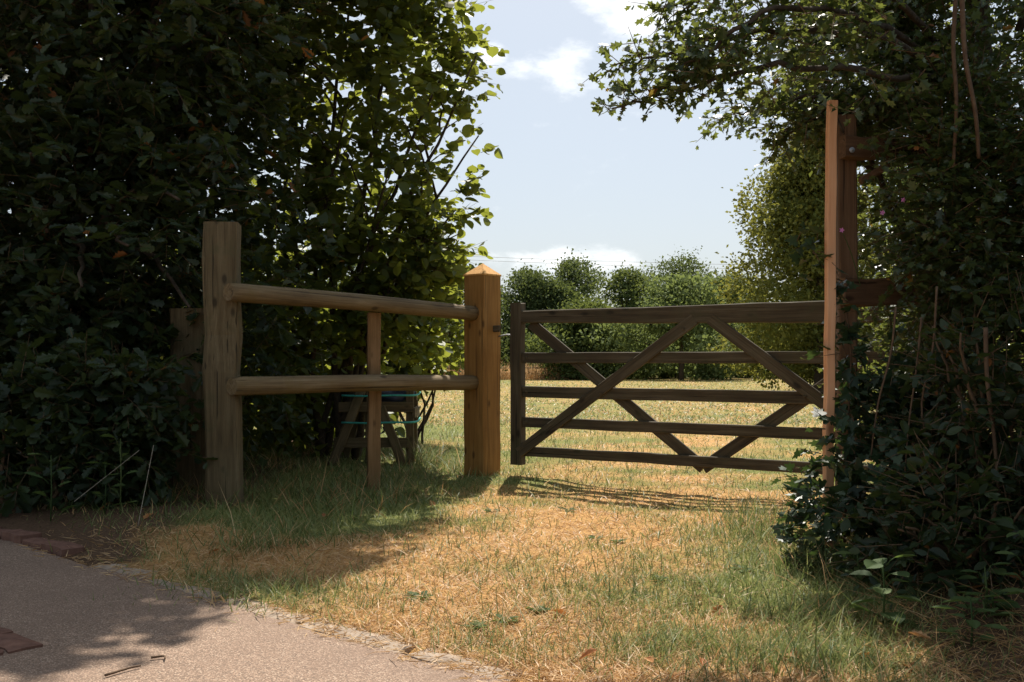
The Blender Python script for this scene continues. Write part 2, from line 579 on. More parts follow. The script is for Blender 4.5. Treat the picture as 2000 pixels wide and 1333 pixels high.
# ------------------------------------------------------------------ ground and path
E0, E1 = np.array([-2.51, 4.87]), np.array([-0.056, 2.73])        # edge line of the path
ED = (E1 - E0) / np.linalg.norm(E1 - E0)
EN = np.array([-ED[1], ED[0]])                                      # points to the grass side
if EN[1] < 0: EN = -EN


def edge_dist(x, y):
    """metres to the grass side of the path's edge"""
    return (x - E0[0]) * EN[0] + (y - E0[1]) * EN[1]


def ground_z(x, y):
    e = edge_dist(x, y)
    verge = np.clip((e + 0.02) / 0.10, 0, 1)
    bumps = (VN(x + 50, y + 50, 1.1, 4) - 0.5) * 0.09 * np.clip(e / 0.6, 0, 1)
    bank_r = np.clip((x - 1.15) / 1.2, 0, 1) ** 1.4 * 0.22 * np.clip((5.5 - y) / 1.0, 0, 1)
    bank_l = np.clip((-1.3 - x) / 2.0, 0, 1) * 0.12 * np.clip(e / 0.8, 0, 1) * np.clip((12 - y) / 3, 0, 1)
    return -0.03 + verge * 0.035 + bumps * np.clip((40 - y) / 20, 0.2, 1) + bank_r + bank_l


def greenness(x, y):
    g = VN(x + 100, y * 1.0 + 100, 0.9, 5)
    am = np.clip(1 - (y - 6) / 10, .22, 1)
    g = (g - 0.5) * 2.3 * am + 0.60 + (VN2(x + 60, y + 20, 2.4, 3) - .5) * 1.0 * am + .03 * np.clip((y - 7) / 4, 0, 1)
    g += 0.14 * np.exp(-((x - 1.15) / 0.45) ** 2) * (y < 6.5)           # greener along the hawthorn hedge
    g += 0.35 * np.clip((-0.2 - x) / 0.7, 0, 1) * (y > 5.0) * (y < 14)   # and behind the rails
    e = edge_dist(x, y)
    g -= 0.34 * np.clip((1.1 - e) / 1.1, 0, 1)
    return g


def soilness(x, y):
    s = 0.9 * np.clip((x - 1.0 - 0.25 * (y - 2.7)) / 0.3, 0, 1) * (y < 5.4)
    s = s + 0.8 * np.clip((-1.2 - x) / 0.8, 0, 1) * (y > 3) * (y < 11)
    e = edge_dist(x, y)
    s = s + 0.25 * np.exp(-((e - 0.15) / 0.12) ** 2)
    return s


def spaced(lo, hi, step, far, grow=1.25):
    a = list(np.arange(lo, hi, step))
    d = step; x = a[-1]
    while x < far:
        d *= grow; x += d; a.append(x)
    d = step; x = lo
    b = []
    while x > -far:
        d *= grow; x -= d; b.append(x)
    return np.array(b[::-1] + a)


gx = spaced(-4, 4, 0.085, 900)
gy = spaced(1.5, 12, 0.085, 900)
X, Y = np.meshgrid(gx, gy, indexing='ij')
Z = ground_z(X, Y)
nx, ny = X.shape
idx = np.arange(nx * ny).reshape(nx, ny)
quads = np.stack([idx[:-1, :-1], idx[1:, :-1], idx[1:, 1:], idx[:-1, 1:]], -1).reshape(-1, 4)
me = raw_mesh('ground', np.stack([X, Y, Z], -1).reshape(-1, 3), quads.ravel(), np.arange(len(quads)) * 4,
              {'green': greenness(X, Y).ravel(), 'soil': soilness(X, Y).ravel()}, smooth=True)
tag(link('ground', me, M['ground']), kind='structure')

# path: a sheet from the edging towards the camera and beyond
t = np.linspace(-14, 14, 160)
s = np.array([-6.0, -4, -2.5, -1.6, -1.0, -0.5, -0.2, -0.08, 0.0])
T, S = np.meshgrid(t, s, indexing='ij')
wob = (VN2(T * 1.0 + 40, T * 0 + 3, 2.2, 3) - 0.5) * 0.10
S2 = S + wob * (S > -0.3)
PX = E0[0] + ED[0] * T + EN[0] * S2
PY = E0[1] + ED[1] * T + EN[1] * S2
PZ = 0.004 + (VN(PX + 9, PY + 9, 0.8, 3) - 0.5) * 0.012
idx = np.arange(T.size).reshape(T.shape)
quads = np.stack([idx[:-1, :-1], idx[1:, :-1], idx[1:, 1:], idx[:-1, 1:]], -1).reshape(-1, 4)
path_o = link('path', raw_mesh('path', np.stack([PX, PY, PZ], -1).reshape(-1, 3), quads.ravel(), np.arange(len(quads)) * 4, smooth=True), M['path'])
tag(path_o, kind='structure')


# ------------------------------------------------------------------ timber
def timber_mesh(name, L, w, t, ch=0.006, seg=8, wob=0.002, taper=None, round_top=0.0):
    """a sawn length along local Z; w along local X, t along local Y; taper=(w at far end)"""
    verts, faces = [], []
    zs = [i / seg for i in range(seg + 1)]
    for i, u in enumerate(zs):
        ww = w + ((taper - w) * u if taper else 0)
        hx, hy = ww / 2, t / 2
        c = min(ch, hx * 0.4, hy * 0.4)
        pr = [(hx - c, -hy), (hx, -hy + c), (hx, hy - c), (hx - c, hy), (-hx + c, hy), (-hx, hy - c), (-hx, -hy + c), (-hx + c, -hy)]
        ox, oy = random.gauss(0, wob), random.gauss(0, wob)
        z = u * L
        for (x, y) in pr:
            zz = z
            if round_top and i == seg:
                zz = z - round_top * (x / hx) ** 2
            verts.append((x + ox + random.gauss(0, wob * 0.3), y + oy + random.gauss(0, wob * 0.3), zz))
    for i in range(seg):
        for k in range(8):
            k2 = (k + 1) % 8
            faces.append((i * 8 + k, i * 8 + k2, (i + 1) * 8 + k2, (i + 1) * 8 + k))
    faces.append(tuple(range(7, -1, -1)))
    faces.append(tuple(seg * 8 + k for k in range(8)))
    return py_mesh(name, verts, faces)


def place(o, p0, p1, xdir, parent=None):
    """stand a local-Z mesh along p0->p1 with local X towards xdir"""
    z = (Vector(p1) - Vector(p0)).normalized()
    x = Vector(xdir); x = (x - x.dot(z) * z).normalized()
    y = z.cross(x)
    R = Matrix((x, y, z)).transposed().to_4x4()
    base = Vector(p0) - (parent.location if parent is not None else Vector((0, 0, 0)))
    o.matrix_basis = Matrix.Translation(base) @ R
    if parent is not None:
        o.parent = parent
    return o


def timber(name, p0, p1, w, t, xdir, m, parent=None, **kw):
    L = (Vector(p1) - Vector(p0)).length
    o = link(name, timber_mesh(name, L, w, t, **kw), m)
    return place(o, p0, p1, xdir, parent)


def round_rail(name, p0, p1, r, m):
    L = (Vector(p1) - Vector(p0)).length
    seg, sd = 26, 18
    verts, faces = [], []
    for i in range(seg + 1):
        z = L * i / seg
        ox, oy = 0.004 * math.sin(i * 0.21 + r * 90), 0.003 * math.cos(i * 0.17)
        for k in range(sd):
            a = k / sd * 2 * math.pi
            rr = r * (1 + 0.015 * math.sin(3 * a + i * 0.2) + random.gauss(0, 0.006))
            if i in (0, seg): rr *= 0.93
            verts.append((ox + rr * math.cos(a), oy + rr * math.sin(a), z))
    for i in range(seg):
        for k in range(sd):
            k2 = (k + 1) % sd
            faces.append((i * sd + k, i * sd + k2, (i + 1) * sd + k2, (i + 1) * sd + k))
    faces.append(tuple(range(sd - 1, -1, -1)))
    faces.append(tuple(seg * sd + k for k in range(sd)))
    me = py_mesh(name, verts, faces, smooth=True)
    me.polygons[len(faces) - 1].use_smooth = False
    me.polygons[len(faces) - 2].use_smooth = False
    o = link(name, me, m)
    return place(o, p0, p1, (0, 0, 1))


# centre gate post: square, set corner-on, pyramid cap
cp = Vector((-0.227, 7.62, 0))
ca = math.radians(39.5)
fl, fr_ = Vector((-math.sin(ca), -math.cos(ca), 0)), Vector((math.cos(ca), -math.sin(ca), 0))      # normals of its two seen faces
t_post = thing('gate_post', cp, 'square golden timber gate post with a pointed pyramid top beside the gate latch', 'post')
timber('shaft', cp + Vector((0, 0, -0.35)), cp + Vector((0, 0, 1.535)), 0.2, 0.2, fr_, M['new_post'], t_post, seg=10, wob=0.0012, ch=0.004)
hw = 0.104
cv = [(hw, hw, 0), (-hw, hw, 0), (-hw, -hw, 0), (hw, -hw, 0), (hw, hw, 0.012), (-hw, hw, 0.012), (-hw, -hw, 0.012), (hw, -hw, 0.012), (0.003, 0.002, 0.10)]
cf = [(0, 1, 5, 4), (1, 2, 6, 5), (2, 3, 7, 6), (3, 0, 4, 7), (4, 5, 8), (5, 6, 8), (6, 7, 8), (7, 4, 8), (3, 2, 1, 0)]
o = link('cap', py_mesh('cap', cv, cf), M['sunlit_cap'])
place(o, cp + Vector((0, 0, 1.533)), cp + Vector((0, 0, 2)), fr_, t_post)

# left fence post with the two round rails notched across its face
lp = Vector((-1.715, 5.95, 0))
lrot = math.radians(8)
lx = Vector((math.cos(lrot), math.sin(lrot), 0))
tag(timber('fence_post', lp + Vector((0.0, 0, -0.3)), lp + Vector((-0.015, 0, 1.70)), 0.195, 0.19, lx, M['old_post'], ch=0.012, wob=0.006, seg=9),
    'tall weathered square fence post beside the oak carrying two round rails', 'post')
bp = Vector((-2.06, 6.45, 0))
tag(timber('fence_post', bp + Vector((0, 0, -0.2)), bp + Vector((-0.02, 0.02, 1.22)), 0.26, 0.12, (1, 0.1, 0), M['old_post'], ch=0.012, wob=0.005),
    'shorter old broad post standing just behind the tall weathered fence post', 'post')
ra = Vector((-1.655, 5.80, 0)); rb = cp + fl * 0.06
tag(round_rail('fence_rail', ra + Vector((-0.0, -0.0, 1.285)), Vector((rb.x, rb.y, 1.25)), 0.056, M['round_rail']),
    'upper round timber rail between the weathered post and the pointed gate post', 'rail')
tag(round_rail('fence_rail', ra + Vector((0.015, 0.015, 0.735)), Vector((rb.x, rb.y, 0.725)), 0.056, M['round_rail']),
    'lower round timber rail between the weathered post and the pointed gate post', 'rail')
mp_ = Vector((-0.955, 6.83, 0))
tag(timber('fence_batten', mp_ + Vector((0, 0.03, -0.2)), mp_ + Vector((0.005, 0.03, 1.215)), 0.088, 0.045, (1, 0.35, 0), M['batten_brown'], wob=0.003, ch=0.004),
    'thin upright wooden batten behind the two round rails', 'post')

# ------------------------------------------------------------------ five-bar gate
g0, g1 = Vector((0.045, 7.50, 0)), Vector((2.48, 5.93, 0))
gd = (g1 - g0).normalized()
gn = Vector((gd.y, -gd.x, 0))
if gn.y > 0: gn = -gn                       # towards the camera
GL = (g1 - g0).length
t_gate = thing('field_gate', g0, 'dark brown five-bar wooden field gate with crossed diagonal braces', 'gate')


def gp(u, z, n=0.0):
    return g0 + gd * u + gn * n + Vector((0, 0, z))


timber('stile', gp(0, 0.105), gp(0, 1.345), 0.095, 0.075, gd, M['gate'], t_gate, round_top=0.03, wob=0.0015)
timber('stile', gp(GL, 0.10), gp(GL, 1.46), 0.10, 0.075, gd, M['gate'], t_gate, round_top=0.03, wob=0.0015)
timber('bar', gp(0.03, 1.215), gp(GL - 0.03, 1.185), 0.09, 0.066, (0, 0, 1), M['gate'], t_gate, taper=0.15, seg=14, wob=0.0012)
bars = []
for zc, w in ((0.906, 0.078), (0.650, 0.084), (0.424, 0.076), (0.206, 0.074)):
    bars.append(timber('bar', gp(0.03, zc + 0.003), gp(GL - 0.03, zc - 0.003), w, 0.024, (0, 0, 1), M['gate'], t_gate, seg=14, wob=0.0012, ch=0.004))
um = GL * 0.5
nf, nb = 0.0245, -0.0245
brace_a = timber('brace', gp(0.02, 0.20, nf), gp(um - 0.02, 1.165, nf), 0.082, 0.022, (0, 0, 1), M['gate'], t_gate, wob=0.001, ch=0.004)
brace_b = timber('brace', gp(um + 0.09, 1.165, nf), gp(GL - 0.04, 0.20, nf), 0.082, 0.022, (0, 0, 1), M['gate'], t_gate, wob=0.001, ch=0.004)
timber('brace', gp(0.10, 1.165, nb), gp(um + 0.02, 0.16, nb), 0.082, 0.022, (0, 0, 1), M['gate'], t_gate, wob=0.001, ch=0.004)
timber('brace', gp(um + 0.02, 0.16, nb), gp(GL - 0.04, 1.13, nb), 0.082, 0.022, (0, 0, 1), M['gate'], t_gate, wob=0.001, ch=0.004)
bolt_me = None
for (u, z, n, piece) in ((GL * .75, 0.655, 0.036, brace_b), (GL * .25, 0.655, 0.036, brace_a), (0.06, 0.245, 0.036, brace_a), (0.085, 0.91, 0.0125, bars[0]), (0.085, 0.655, 0.0125, bars[1]), (0.085, 0.43, 0.0125, bars[2]), (um - 0.10, 1.10, 0.036, brace_a)):
    if bolt_me is None:
        k = 10
        bv = [(0.013 * math.cos(a * 2 * math.pi / k), 0.013 * math.sin(a * 2 * math.pi / k), z_) for z_ in (0, 0.006) for a in range(k)] + [(0, 0, 0.009)]
        bf = [(a, (a + 1) % k, k + (a + 1) % k, k + a) for a in range(k)] + [(k + a, k + (a + 1) % k, 2 * k) for a in range(k)]
        bolt_me = py_mesh('bolt', bv, bf)
    o = link('bolt', bolt_me, M['gate'])
    p = gp(u, z, n)
    place(o, p, p + gn, (0, 0, 1), t_gate)
    o.matrix_basis = piece.matrix_basis.inverted() @ o.matrix_basis
    o.parent = piece
# latch: loop bar from the stile to a keep on the post
l0 = gp(-0.02, 1.07, 0.02)
tube_obj('latch', [limb([l0 + gd * 0.06, l0 + Vector((-0.05, 0.01, 0.012)), l0 + Vector((-0.12, 0.03, 0.0))], 0.007, 0.007, 8, 0)], M['metal'], t_gate, 8)
kp = cp + fr_ * 0.102 + Vector((0.0, 0.03, 1.13))
tag(timber('latch_keep', kp, kp + fr_ * 0.075, 0.05, 0.03, (0, 0, 1), M['gate'], None, wob=0.0005, seg=3),
    'small dark latch keep block fixed to the pointed gate post', 'latch')
hp = Vector((2.64, 5.84, 0))
tag(timber('hinge_post', hp + Vector((0, 0, -0.3)), hp + Vector((0, 0, 1.62)), 0.2, 0.2, gd, M['old_post'], wob=0.003, ch=0.008),
    'thick square post at the hinge end of the gate inside the hedge', 'post')

# ------------------------------------------------------------------ right: pale batten and brown timber frame in the hedge
pb = Vector((1.372, 4.31, 0))
t_b = thing('batten_post', pb, 'tall thin orange timber batten standing upright at the edge of the hedge', 'post')
timber('shaft', pb + Vector((-0.006, 0, -0.15)), pb + Vector((0.012, 0, 2.0)), 0.04, 0.036, (1, 0.1, 0), M['batten'], t_b, seg=12, wob=0.0015, ch=0.004)
fp = Vector((1.575, 4.66, 0))
t_f = thing('timber_frame', fp, 'brown timber frame of upright and thick rails half buried in ivy behind the batten', 'fence')
timber('upright', fp + Vector((-0.01, 0, -0.15)), fp + Vector((-0.01, 0, 2.02)), 0.085, 0.08, (1, -0.1, 0), M['brown_frame'], t_f, wob=0.002)
for zc, w, x1 in ((1.86, 0.10, 0.75), (1.195, 0.125, 0.85), (0.47, 0.09, 0.75)):
    a = fp + Vector((-0.055, -0.075, zc))
    timber('rail', a, a + Vector((x1, 0.16, 0.012)), w, 0.06, (0, 0, 1), M['brown_frame'], t_f, wob=0.003, ch=0.005)
timber('brace', fp + Vector((0.03, -0.075, 1.70)), fp + Vector((0.19, -0.06, 1.80)), 0.035, 0.03, (0, 0, 1), M['brown_frame'], t_f, wob=0.002)
o = link('screw', bolt_me.copy(), None); o.data.materials.clear(); o.data.materials.append(M['metal'])
o.scale = (0.6, 0.6, 0.6)
pm = fp + Vector((-0.02, -0.105, 1.84))
place(o, pm, pm + Vector((0, -1, 0)), (0, 0, 1), t_f)

# ------------------------------------------------------------------ trestle with turquoise cord behind the rails
tb = Vector((-1.20, 8.40, 0))
t_t = thing('wooden_trestle', tb, 'low wooden trestle with slanting legs tied with turquoise cord under the hazel', 'trestle')
q = lambda x, y, z: tb + Vector((x, y, z))
for (a, b_, w) in ((q(-.32, -.12, -.03), q(-.06, -.05, .64), .075), (q(.30, -.02, -.03), q(.10, -.06, .50), .075), (q(.335, 0.05, -.03), q(.335, 0.05, .66), .065), (q(-.02, .05, -.03), q(-.02, .05, .66), .045), (q(-.30, .42, -.03), q(-.10, .34, .62), .07), (q(.33, .40, -.03), q(.33, .40, .62), .065)):
    timber('leg', a, b_, w, 0.04, (1, 0, 0), M['old_post'], t_t, wob=0.002, ch=0.004)
for (a, b_) in ((q(-.26, -.0, .50), q(.37, .01, .50)), (q(-.30, -.02, .20), q(.33, -.0, .20)), (q(-.22, .38, .50), q(.37, .38, .50)), (q(.37, .0, .45), q(.37, .42, .45))):
    timber('crossbar', a, b_, 0.085, 0.025, (0, 0, 1), M['old_post'], t_t, wob=0.002, ch=0.003)
for z in (0.60, 0.375):
    pts = [q(-.22, -.11, z), q(0, -.135, z - .004), q(.2, -.13, z + .002), q(.385, -.02, z), q(.385, .43, z + .01)]
    tube_obj('cord', [(spline(pts, 20), np.full(20, 0.009))], M['cord'], t_t, 6)
# dark sheet bundled on top
bn = 16
bv, bf = [], []
for i in range(bn + 1):
    th = math.pi * i / bn
    for k in range(20):
        ph = 2 * math.pi * k / 20
        r = 1 + 0.22 * math.sin(3 * ph + 2 * th) * math.sin(th) + random.gauss(0, .05)
        bv.append((0.2 * r * math.sin(th) * math.cos(ph), 0.17 * r * math.sin(th) * math.sin(ph), 0.10 + 0.10 * r * math.cos(th)))
for i in range(bn):
    for k in range(20):
        bf.append((i * 20 + k, i * 20 + (k + 1) % 20, (i + 1) * 20 + (k + 1) % 20, (i + 1) * 20 + k))
o = link('bundled_sheet', py_mesh('bundled_sheet', bv, bf, True), M['bag'])
o.location = q(.14, .19, .50)
tag(o, 'crumpled dark blue sheet bundled on top of the wooden trestle', 'sheet')

# ------------------------------------------------------------------ edging stones and bricks along the path
def slab(name, c, ang, lx, ly, h, m, parent=None):
    n = 5
    vs_, fs_ = [], []
    for i in range(n + 1):
        for j in range(3):
            x = (i / n - .5) * lx + random.gauss(0, .006); y = (j / 2 - .5) * ly + random.gauss(0, .006)
            ed = (i in (0, n)) or (j in (0, 2))
            vs_.append((x, y, h - (0.008 if ed else 0) + random.gauss(0, .002)))
    for i in range(n):
        for j in range(2):
            fs_.append((i * 3 + j, (i + 1) * 3 + j, (i + 1) * 3 + j + 1, i * 3 + j + 1))
    rim = [i * 3 for i in range(n + 1)] + [n * 3 + 1] + [i * 3 + 2 for i in range(n, -1, -1)] + [1]
    b0 = len(vs_)
    for r in rim:
        v = vs_[r]; vs_.append((v[0] * 1.02, v[1] * 1.02, -0.08))
    for k in range(len(rim)):
        k2 = (k + 1) % len(rim)
        fs_.append((rim[k], b0 + k, b0 + k2, rim[k2]))
    o = link(name, py_mesh(name, vs_, fs_), m, parent)
    o.location = c; o.rotation_euler = (0, 0, ang)
    return o


eang = math.atan2(ED[1], ED[0])
u = 0.93
k = 0
while u < 6.2:
    L = random.choice((0.42, 0.5, 0.58))
    c = E0 + ED * (u + L / 2) + EN * (0.045 + random.gauss(0, .008))
    slab('edging_stone', (c[0], c[1], -0.011 + random.uniform(0, .008)), eang + random.gauss(0, .02), L - 0.03, 0.115, 0.012, M['concrete'], path_o)
    u += L + random.choice((0.0, 0.02, 0.06))
# low brick kerb at the far left, then a few bricks set flush in the tarmac
for i in range(11):
    c = E0 + ED * (0.55 - i * 0.225) + EN * 0.06
    slab('brick', (c[0], c[1], 0.0), eang + random.gauss(0, .03), 0.215, 0.10, 0.035 + random.gauss(0, .006), M['brick'], path_o)
for i in range(3):
    for j in range(2):
        c = np.array([-1.78, 3.12]) + np.array([.755, -.655]) * (i - 1) * .222 + np.array([.655, .755]) * j * .112
        slab('brick', (c[0], c[1], 0.004), eang + random.gauss(0, .02), 0.21, 0.10, 0.012, M['brick'], path_o)

# ------------------------------------------------------------------ leaves
def leaf_shape(half, fold=0.22, droop=0.12, cup=0.0):
    """outline of the right half, base to tip -> verts, faces (two halves joined at the midrib)"""
    V = [(0, 0, 0)]
    R = [(x, y) for x, y in half if not (x == 0 and y in (0, 1))]
    for x, y in R: V.append((x, y, fold * abs(x) - droop * y * y))
    V.append((0, 1, -droop))
    n = len(R)
    for x, y in R: V.append((-x, y, fold * abs(x) - droop * y * y))
    f1 = tuple([0] + list(range(1, n + 1)) + [n + 1])
    f2 = tuple([0, n + 1] + list(range(2 * n + 1, n + 1, -1)))
    return np.array(V, float), [f1, f2]


OAK = leaf_shape([(.10, .16), (.08, .24), (.22, .37), (.12, .45), (.30, .61), (.18, .69), (.24, .86), (.08, .95)])
HAZEL = leaf_shape([(.10, -.02), (.32, .12), (.43, .38), (.40, .62), (.27, .80), (.08, .92)], 0.18, 0.16)
HAW = leaf_shape([(.04, .26), (.35, .47), (.18, .56), (.32, .83), (.12, .82)], 0.2, 0.1)
IVY = leaf_shape([(.10, -.08), (.42, -.06), (.46, .14), (.29, .27), (.40, .56), (.17, .56), (.06, .90)], 0.12, 0.1)
OVAL = leaf_shape([(.16, .12), (.27, .42), (.19, .75)], 0.2, 0.15)
TINY = (np.array([(0, 0, 0), (.3, .45, .06), (0, 1, -.05), (-.3, .45, .06)], float), [(0, 1, 2, 3)])
SIMPLE = (TINY[0] * np.array([1.25, 1, 1]), TINY[1])
TWIG = (np.array([(1, 0, 0), (-.5, 0, .87), (-.5, 0, -.87), (.4, 1, 0), (-.2, 1, .35), (-.2, 1, -.35)], float), [(0, 1, 4, 3), (1, 2, 5, 4), (2, 0, 3, 5)])


def sprays(org, d, length, k, size, spread=0.9, upb=0.9, rng=RNG, droop=0.25):
    """leafy twigs: org/d (N,3), length (N) -> leaf pos, frames*size; twig pos, frames"""
    N = len(org)
    d = unit(d)
    u = (np.arange(k)[None, :] + rng.random((N, k))) / k
    dirs = d[:, None, :] + np.array([0, 0, -1.0]) * (droop * u[..., None])
    pos = org[:, None, :] + dirs * (u * length[:, None])[..., None]
    side = np.where((np.arange(k) % 2)[None, :] == 0, 1.0, -1.0) * np.ones((N, 1))
    lat = unit(np.cross(d, np.array([0.05, 0.03, 1.0])))
    ld = d[:, None, :] * 0.6 + lat[:, None, :] * (side * spread)[..., None] + rng.normal(0, 0.45, (N, k, 3))
    ld[..., 2] -= 0.15
    up = np.array([0, 0, 1.0]) * upb + rng.normal(0, 0.55, (N, k, 3))
    sz = size * rng.uniform(0.45, 1.3, (N, k)) * (0.75 + 0.45 * np.sin(np.pi * np.clip(u * 0.8 + .15, 0, 1)))
    Fm = frames(ld.reshape(-1, 3), up.reshape(-1, 3)) * sz.reshape(-1, 1, 1)
    Fm[:, :, 2] *= rng.uniform(-.8, 2.6, (len(Fm), 1))
    Tm = frames(d + np.array([0, 0, -droop * .5]), np.repeat(np.array([[.3, .2, 1.]]), N, 0))
    Tm = Tm * np.stack([np.full(N, .0025), length, np.full(N, .0025)], -1)[:, None, :]
    return pos.reshape(-1, 3), Fm, org, Tm


def visible_order(p):
    """the leaves that show largest: in the picture's field of view and closest"""
    px = 1000 + F * p[:, 0] / p[:, 1]; py = HOR - F * (p[:, 2] - EYE) / p[:, 1]
    inside = (px > 0) & (px < 2000) & (py > 0) & (py < 1333)
    return inside


def foliage(parent, shape, lp_, lF, leaf_material, tp=None, tF=None, singles=300, pick=None, name='foliage', deep=None):
    """crown of one tree: the leaves that show largest as single leaves, the others in one mesh"""
    n = len(lp_)
    loc = np.array(parent.location)
    chosen = np.zeros(n, bool)
    if singles:
        score = np.linalg.norm(lp_ - np.array([0, 0, EYE]), axis=1) / np.linalg.norm(lF[:, :, 1], axis=1)
        if pick is not None: score = score + np.where(pick, 0, 500)
        score = np.where(visible_order(lp_), score, 1e9)
        chosen[np.argsort(score)[:singles]] = True
        tv, tf = shape
        me = py_mesh('leaf', tv, tf)
        me.materials.append(leaf_material)
        for i in np.nonzero(chosen)[0]:
            o = bpy.data.objects.new('leaf', me)
            COL.objects.link(o)
            o.parent = parent
            Mx = Matrix([list(r) for r in lF[i]]).to_4x4()
            Mx.translation = Vector(lp_[i] - loc)
            o.matrix_basis = Mx
    rest = ~chosen
    px = 1000 + F * lp_[:, 0] / lp_[:, 1]; py = HOR - F * (lp_[:, 2] - EYE) / lp_[:, 1]
    fine = rest & (px > -120) & (px < 2120) & (py > -120) & (py < 1400)
    if deep is not None: fine &= ~deep(lp_)
    rough = rest & ~fine
    prts = []
    for msk, shp in ((fine, shape), (rough, (TINY[0] * np.array([1.15, 1, 1]), TINY[1]))):
        if msk.any():
            v, l, s_, own = emit(shp[0], shp[1], lp_[msk] - loc, lF[msk])
            prts.append((v, l, s_, RNG.random(int(msk.sum()))[own]))
    v, l, s_, tint = join(prts)
    o = link(name, raw_mesh(name, v, l, s_, {'tint': tint}), leaf_material, parent)
    o['kind'] = 'stuff'
    if tp is not None:
        v, l, s_, own = emit(TWIG[0], TWIG[1], tp - loc, tF)
        o2 = link('twigs', raw_mesh('twigs', v, l, s_), M['twig'], parent)
        o2['kind'] = 'stuff'
    return o


def blob_points(blobs, n, shell=0.55, rng=RNG):
    """points in a union of ellipsoids [(c, r, weight)], thicker towards the surface; also outward directions"""
    w = np.array([b[2] for b in blobs], float); w /= w.sum()
    which = rng.choice(len(blobs), n, p=w)
    c = np.array([b[0] for b in blobs])[which]; r = np.array([b[1] for b in blobs])[which]
    dv = unit(rng.normal(size=(n, 3)))
    rad = (shell + (1 - shell) * rng.random(n)) ** 0.8 * rng.uniform(0.85, 1.08, n)
    p = c + dv * r * rad[:, None]
    return p, unit(dv / r)


def noise3(p, sc, seed=0.0):
    return (VN(p[:, 0] + 31 + seed, p[:, 2] * 1.0 + 77, sc, 3) + VN2(p[:, 1] + 11 + seed, p[:, 2] + p[:, 0] * .5 + 40, sc, 3)) / 2


def keep_above_ground(p, d, m=0.03):
    ok = p[:, 2] > ground_z(p[:, 0], p[:, 1]) + m
    return ok


# ---- oak on the left: near, dark, lobed leaves
ob = Vector((-3.35, 7.6, 0))
t_oak = thing('oak_tree', ob, 'dark oak tree with lobed leaves hanging low behind the weathered fence post', 'tree')
limbs = [limb([ob + Vector((0, 0, -.1)), ob + Vector((.05, -.05, 1.0)), ob + Vector((-.1, -.1, 2.4)), ob + Vector((.1, .1, 4.6))], 0.17, 0.06, 18)]
for k in range(13):
    a = random.uniform(0, 2 * math.pi); h = random.uniform(.5, 4.0); r = random.uniform(1.3, 2.2)
    s0 = ob + Vector((0, 0, h)); e = s0 + Vector((math.cos(a) * r, math.sin(a) * r * .85, random.uniform(.1, 1.2)))
    limbs.append(limb([s0, s0.lerp(e, .5) + Vector((0, 0, .25)), e], 0.05, 0.012, 10))
for e in (Vector((-1.7, 6.9, 5.0)), Vector((-1.2, 7.4, 4.4)), Vector((-2.6, 6.4, 4.6)), P(350, 390, 5.9), P(250, 480, 5.8), P(160, 560, 5.7), P(60, 300, 5.9), P(370, 600, 6.1)):
    limbs.append(limb([ob + Vector((.1, -.1, 1.6)), (ob + Vector((0, 0, 2.2))).lerp(e, .6), e], 0.035, 0.008, 12))
tube_obj('trunk', limbs, M['bark'], t_oak, 8)
oak_blobs = [((-3.5, 7.7, 3.9), (2.4, 1.9, 2.2), 5), ((-2.45, 6.75, 3.3), (1.05, .95, 1.5), 3), ((-4.0, 6.7, 2.3), (1.7, 1.15, 1.7), 4), ((-2.75, 6.5, 1.75), (.95, .7, .95), 2.5),
             ((-2.9, 6.5, .75), (1.0, .7, .75), 2.2), ((-4.4, 6.6, .9), (1.3, .9, .9), 2.2), ((-2.2, 7.6, 4.9), (1.1, 1.2, 1.1), 2.2), ((-4.6, 7.4, 5.0), (1.6, 1.5, 1.3), 2.2),
             ((-2.2, 7.3, 1.6), (.8, .6, 1.5), 1.8), ((-5.8, 7.4, 2.6), (1.3, 1.4, 2.6), 2)]
oak_top = [((-1.85, 6.9, 5.2), (1.1, .95, .75), 3), ((-2.6, 6.5, 4.6), (1.1, .8, .7), 2.2), ((-1.2, 7.45, 4.6), (.8, .7, .6), 2.4), ((-3.4, 6.2, 5.3), (1.5, 1.1, .8), 2.6), ((-2.3, 8.0, 6.0), (1.4, 1.1, .8), 2.4), ((-4.6, 7.4, 5.8), (1.8, 1.5, .9), 2.4)]
p, d = blob_points(oak_blobs, 7600, 0.45)
ok = (noise3(p, 1.2) > 0.36) & keep_above_ground(p, d, .12)
ok &= ~((p[:, 1] < 6.15) & (p[:, 0] > -1.95) & (p[:, 2] < 1.9))
p, d = p[ok], d[ok]
d = unit(d + RNG.normal(0, .45, d.shape) + np.array([0, -.15, .1]))
lp_, lF, tp, tF = sprays(p, d, RNG.uniform(.15, .32, len(p)), 7, 0.095, droop=.35)
foliage(t_oak, OAK, lp_, lF, M['oak_leaf'], tp, tF, 300, deep=lambda q_: q_[:, 1] > 7.2)
oak_top += [((-4.2, 9.0, 3.4), (2.0, .8, 2.6), 5), ((-2.7, 8.9, 4.3), (1.0, .6, 1.6), 2.5), ((-6.0, 8.4, 3.6), (1.3, .9, 2.6), 3)]
p, d = blob_points(oak_top, 7800, 0.2)
lp_, lF, tp, tF = sprays(p, unit(d + RNG.normal(0, .5, d.shape)), RNG.uniform(.2, .36, len(p)), 8, .12)
foliage(t_oak, (TINY[0] * np.array([1.1, 1, 1]), TINY[1]), lp_, lF, M['oak_leaf'], tp, tF, 0, name='upper_foliage')

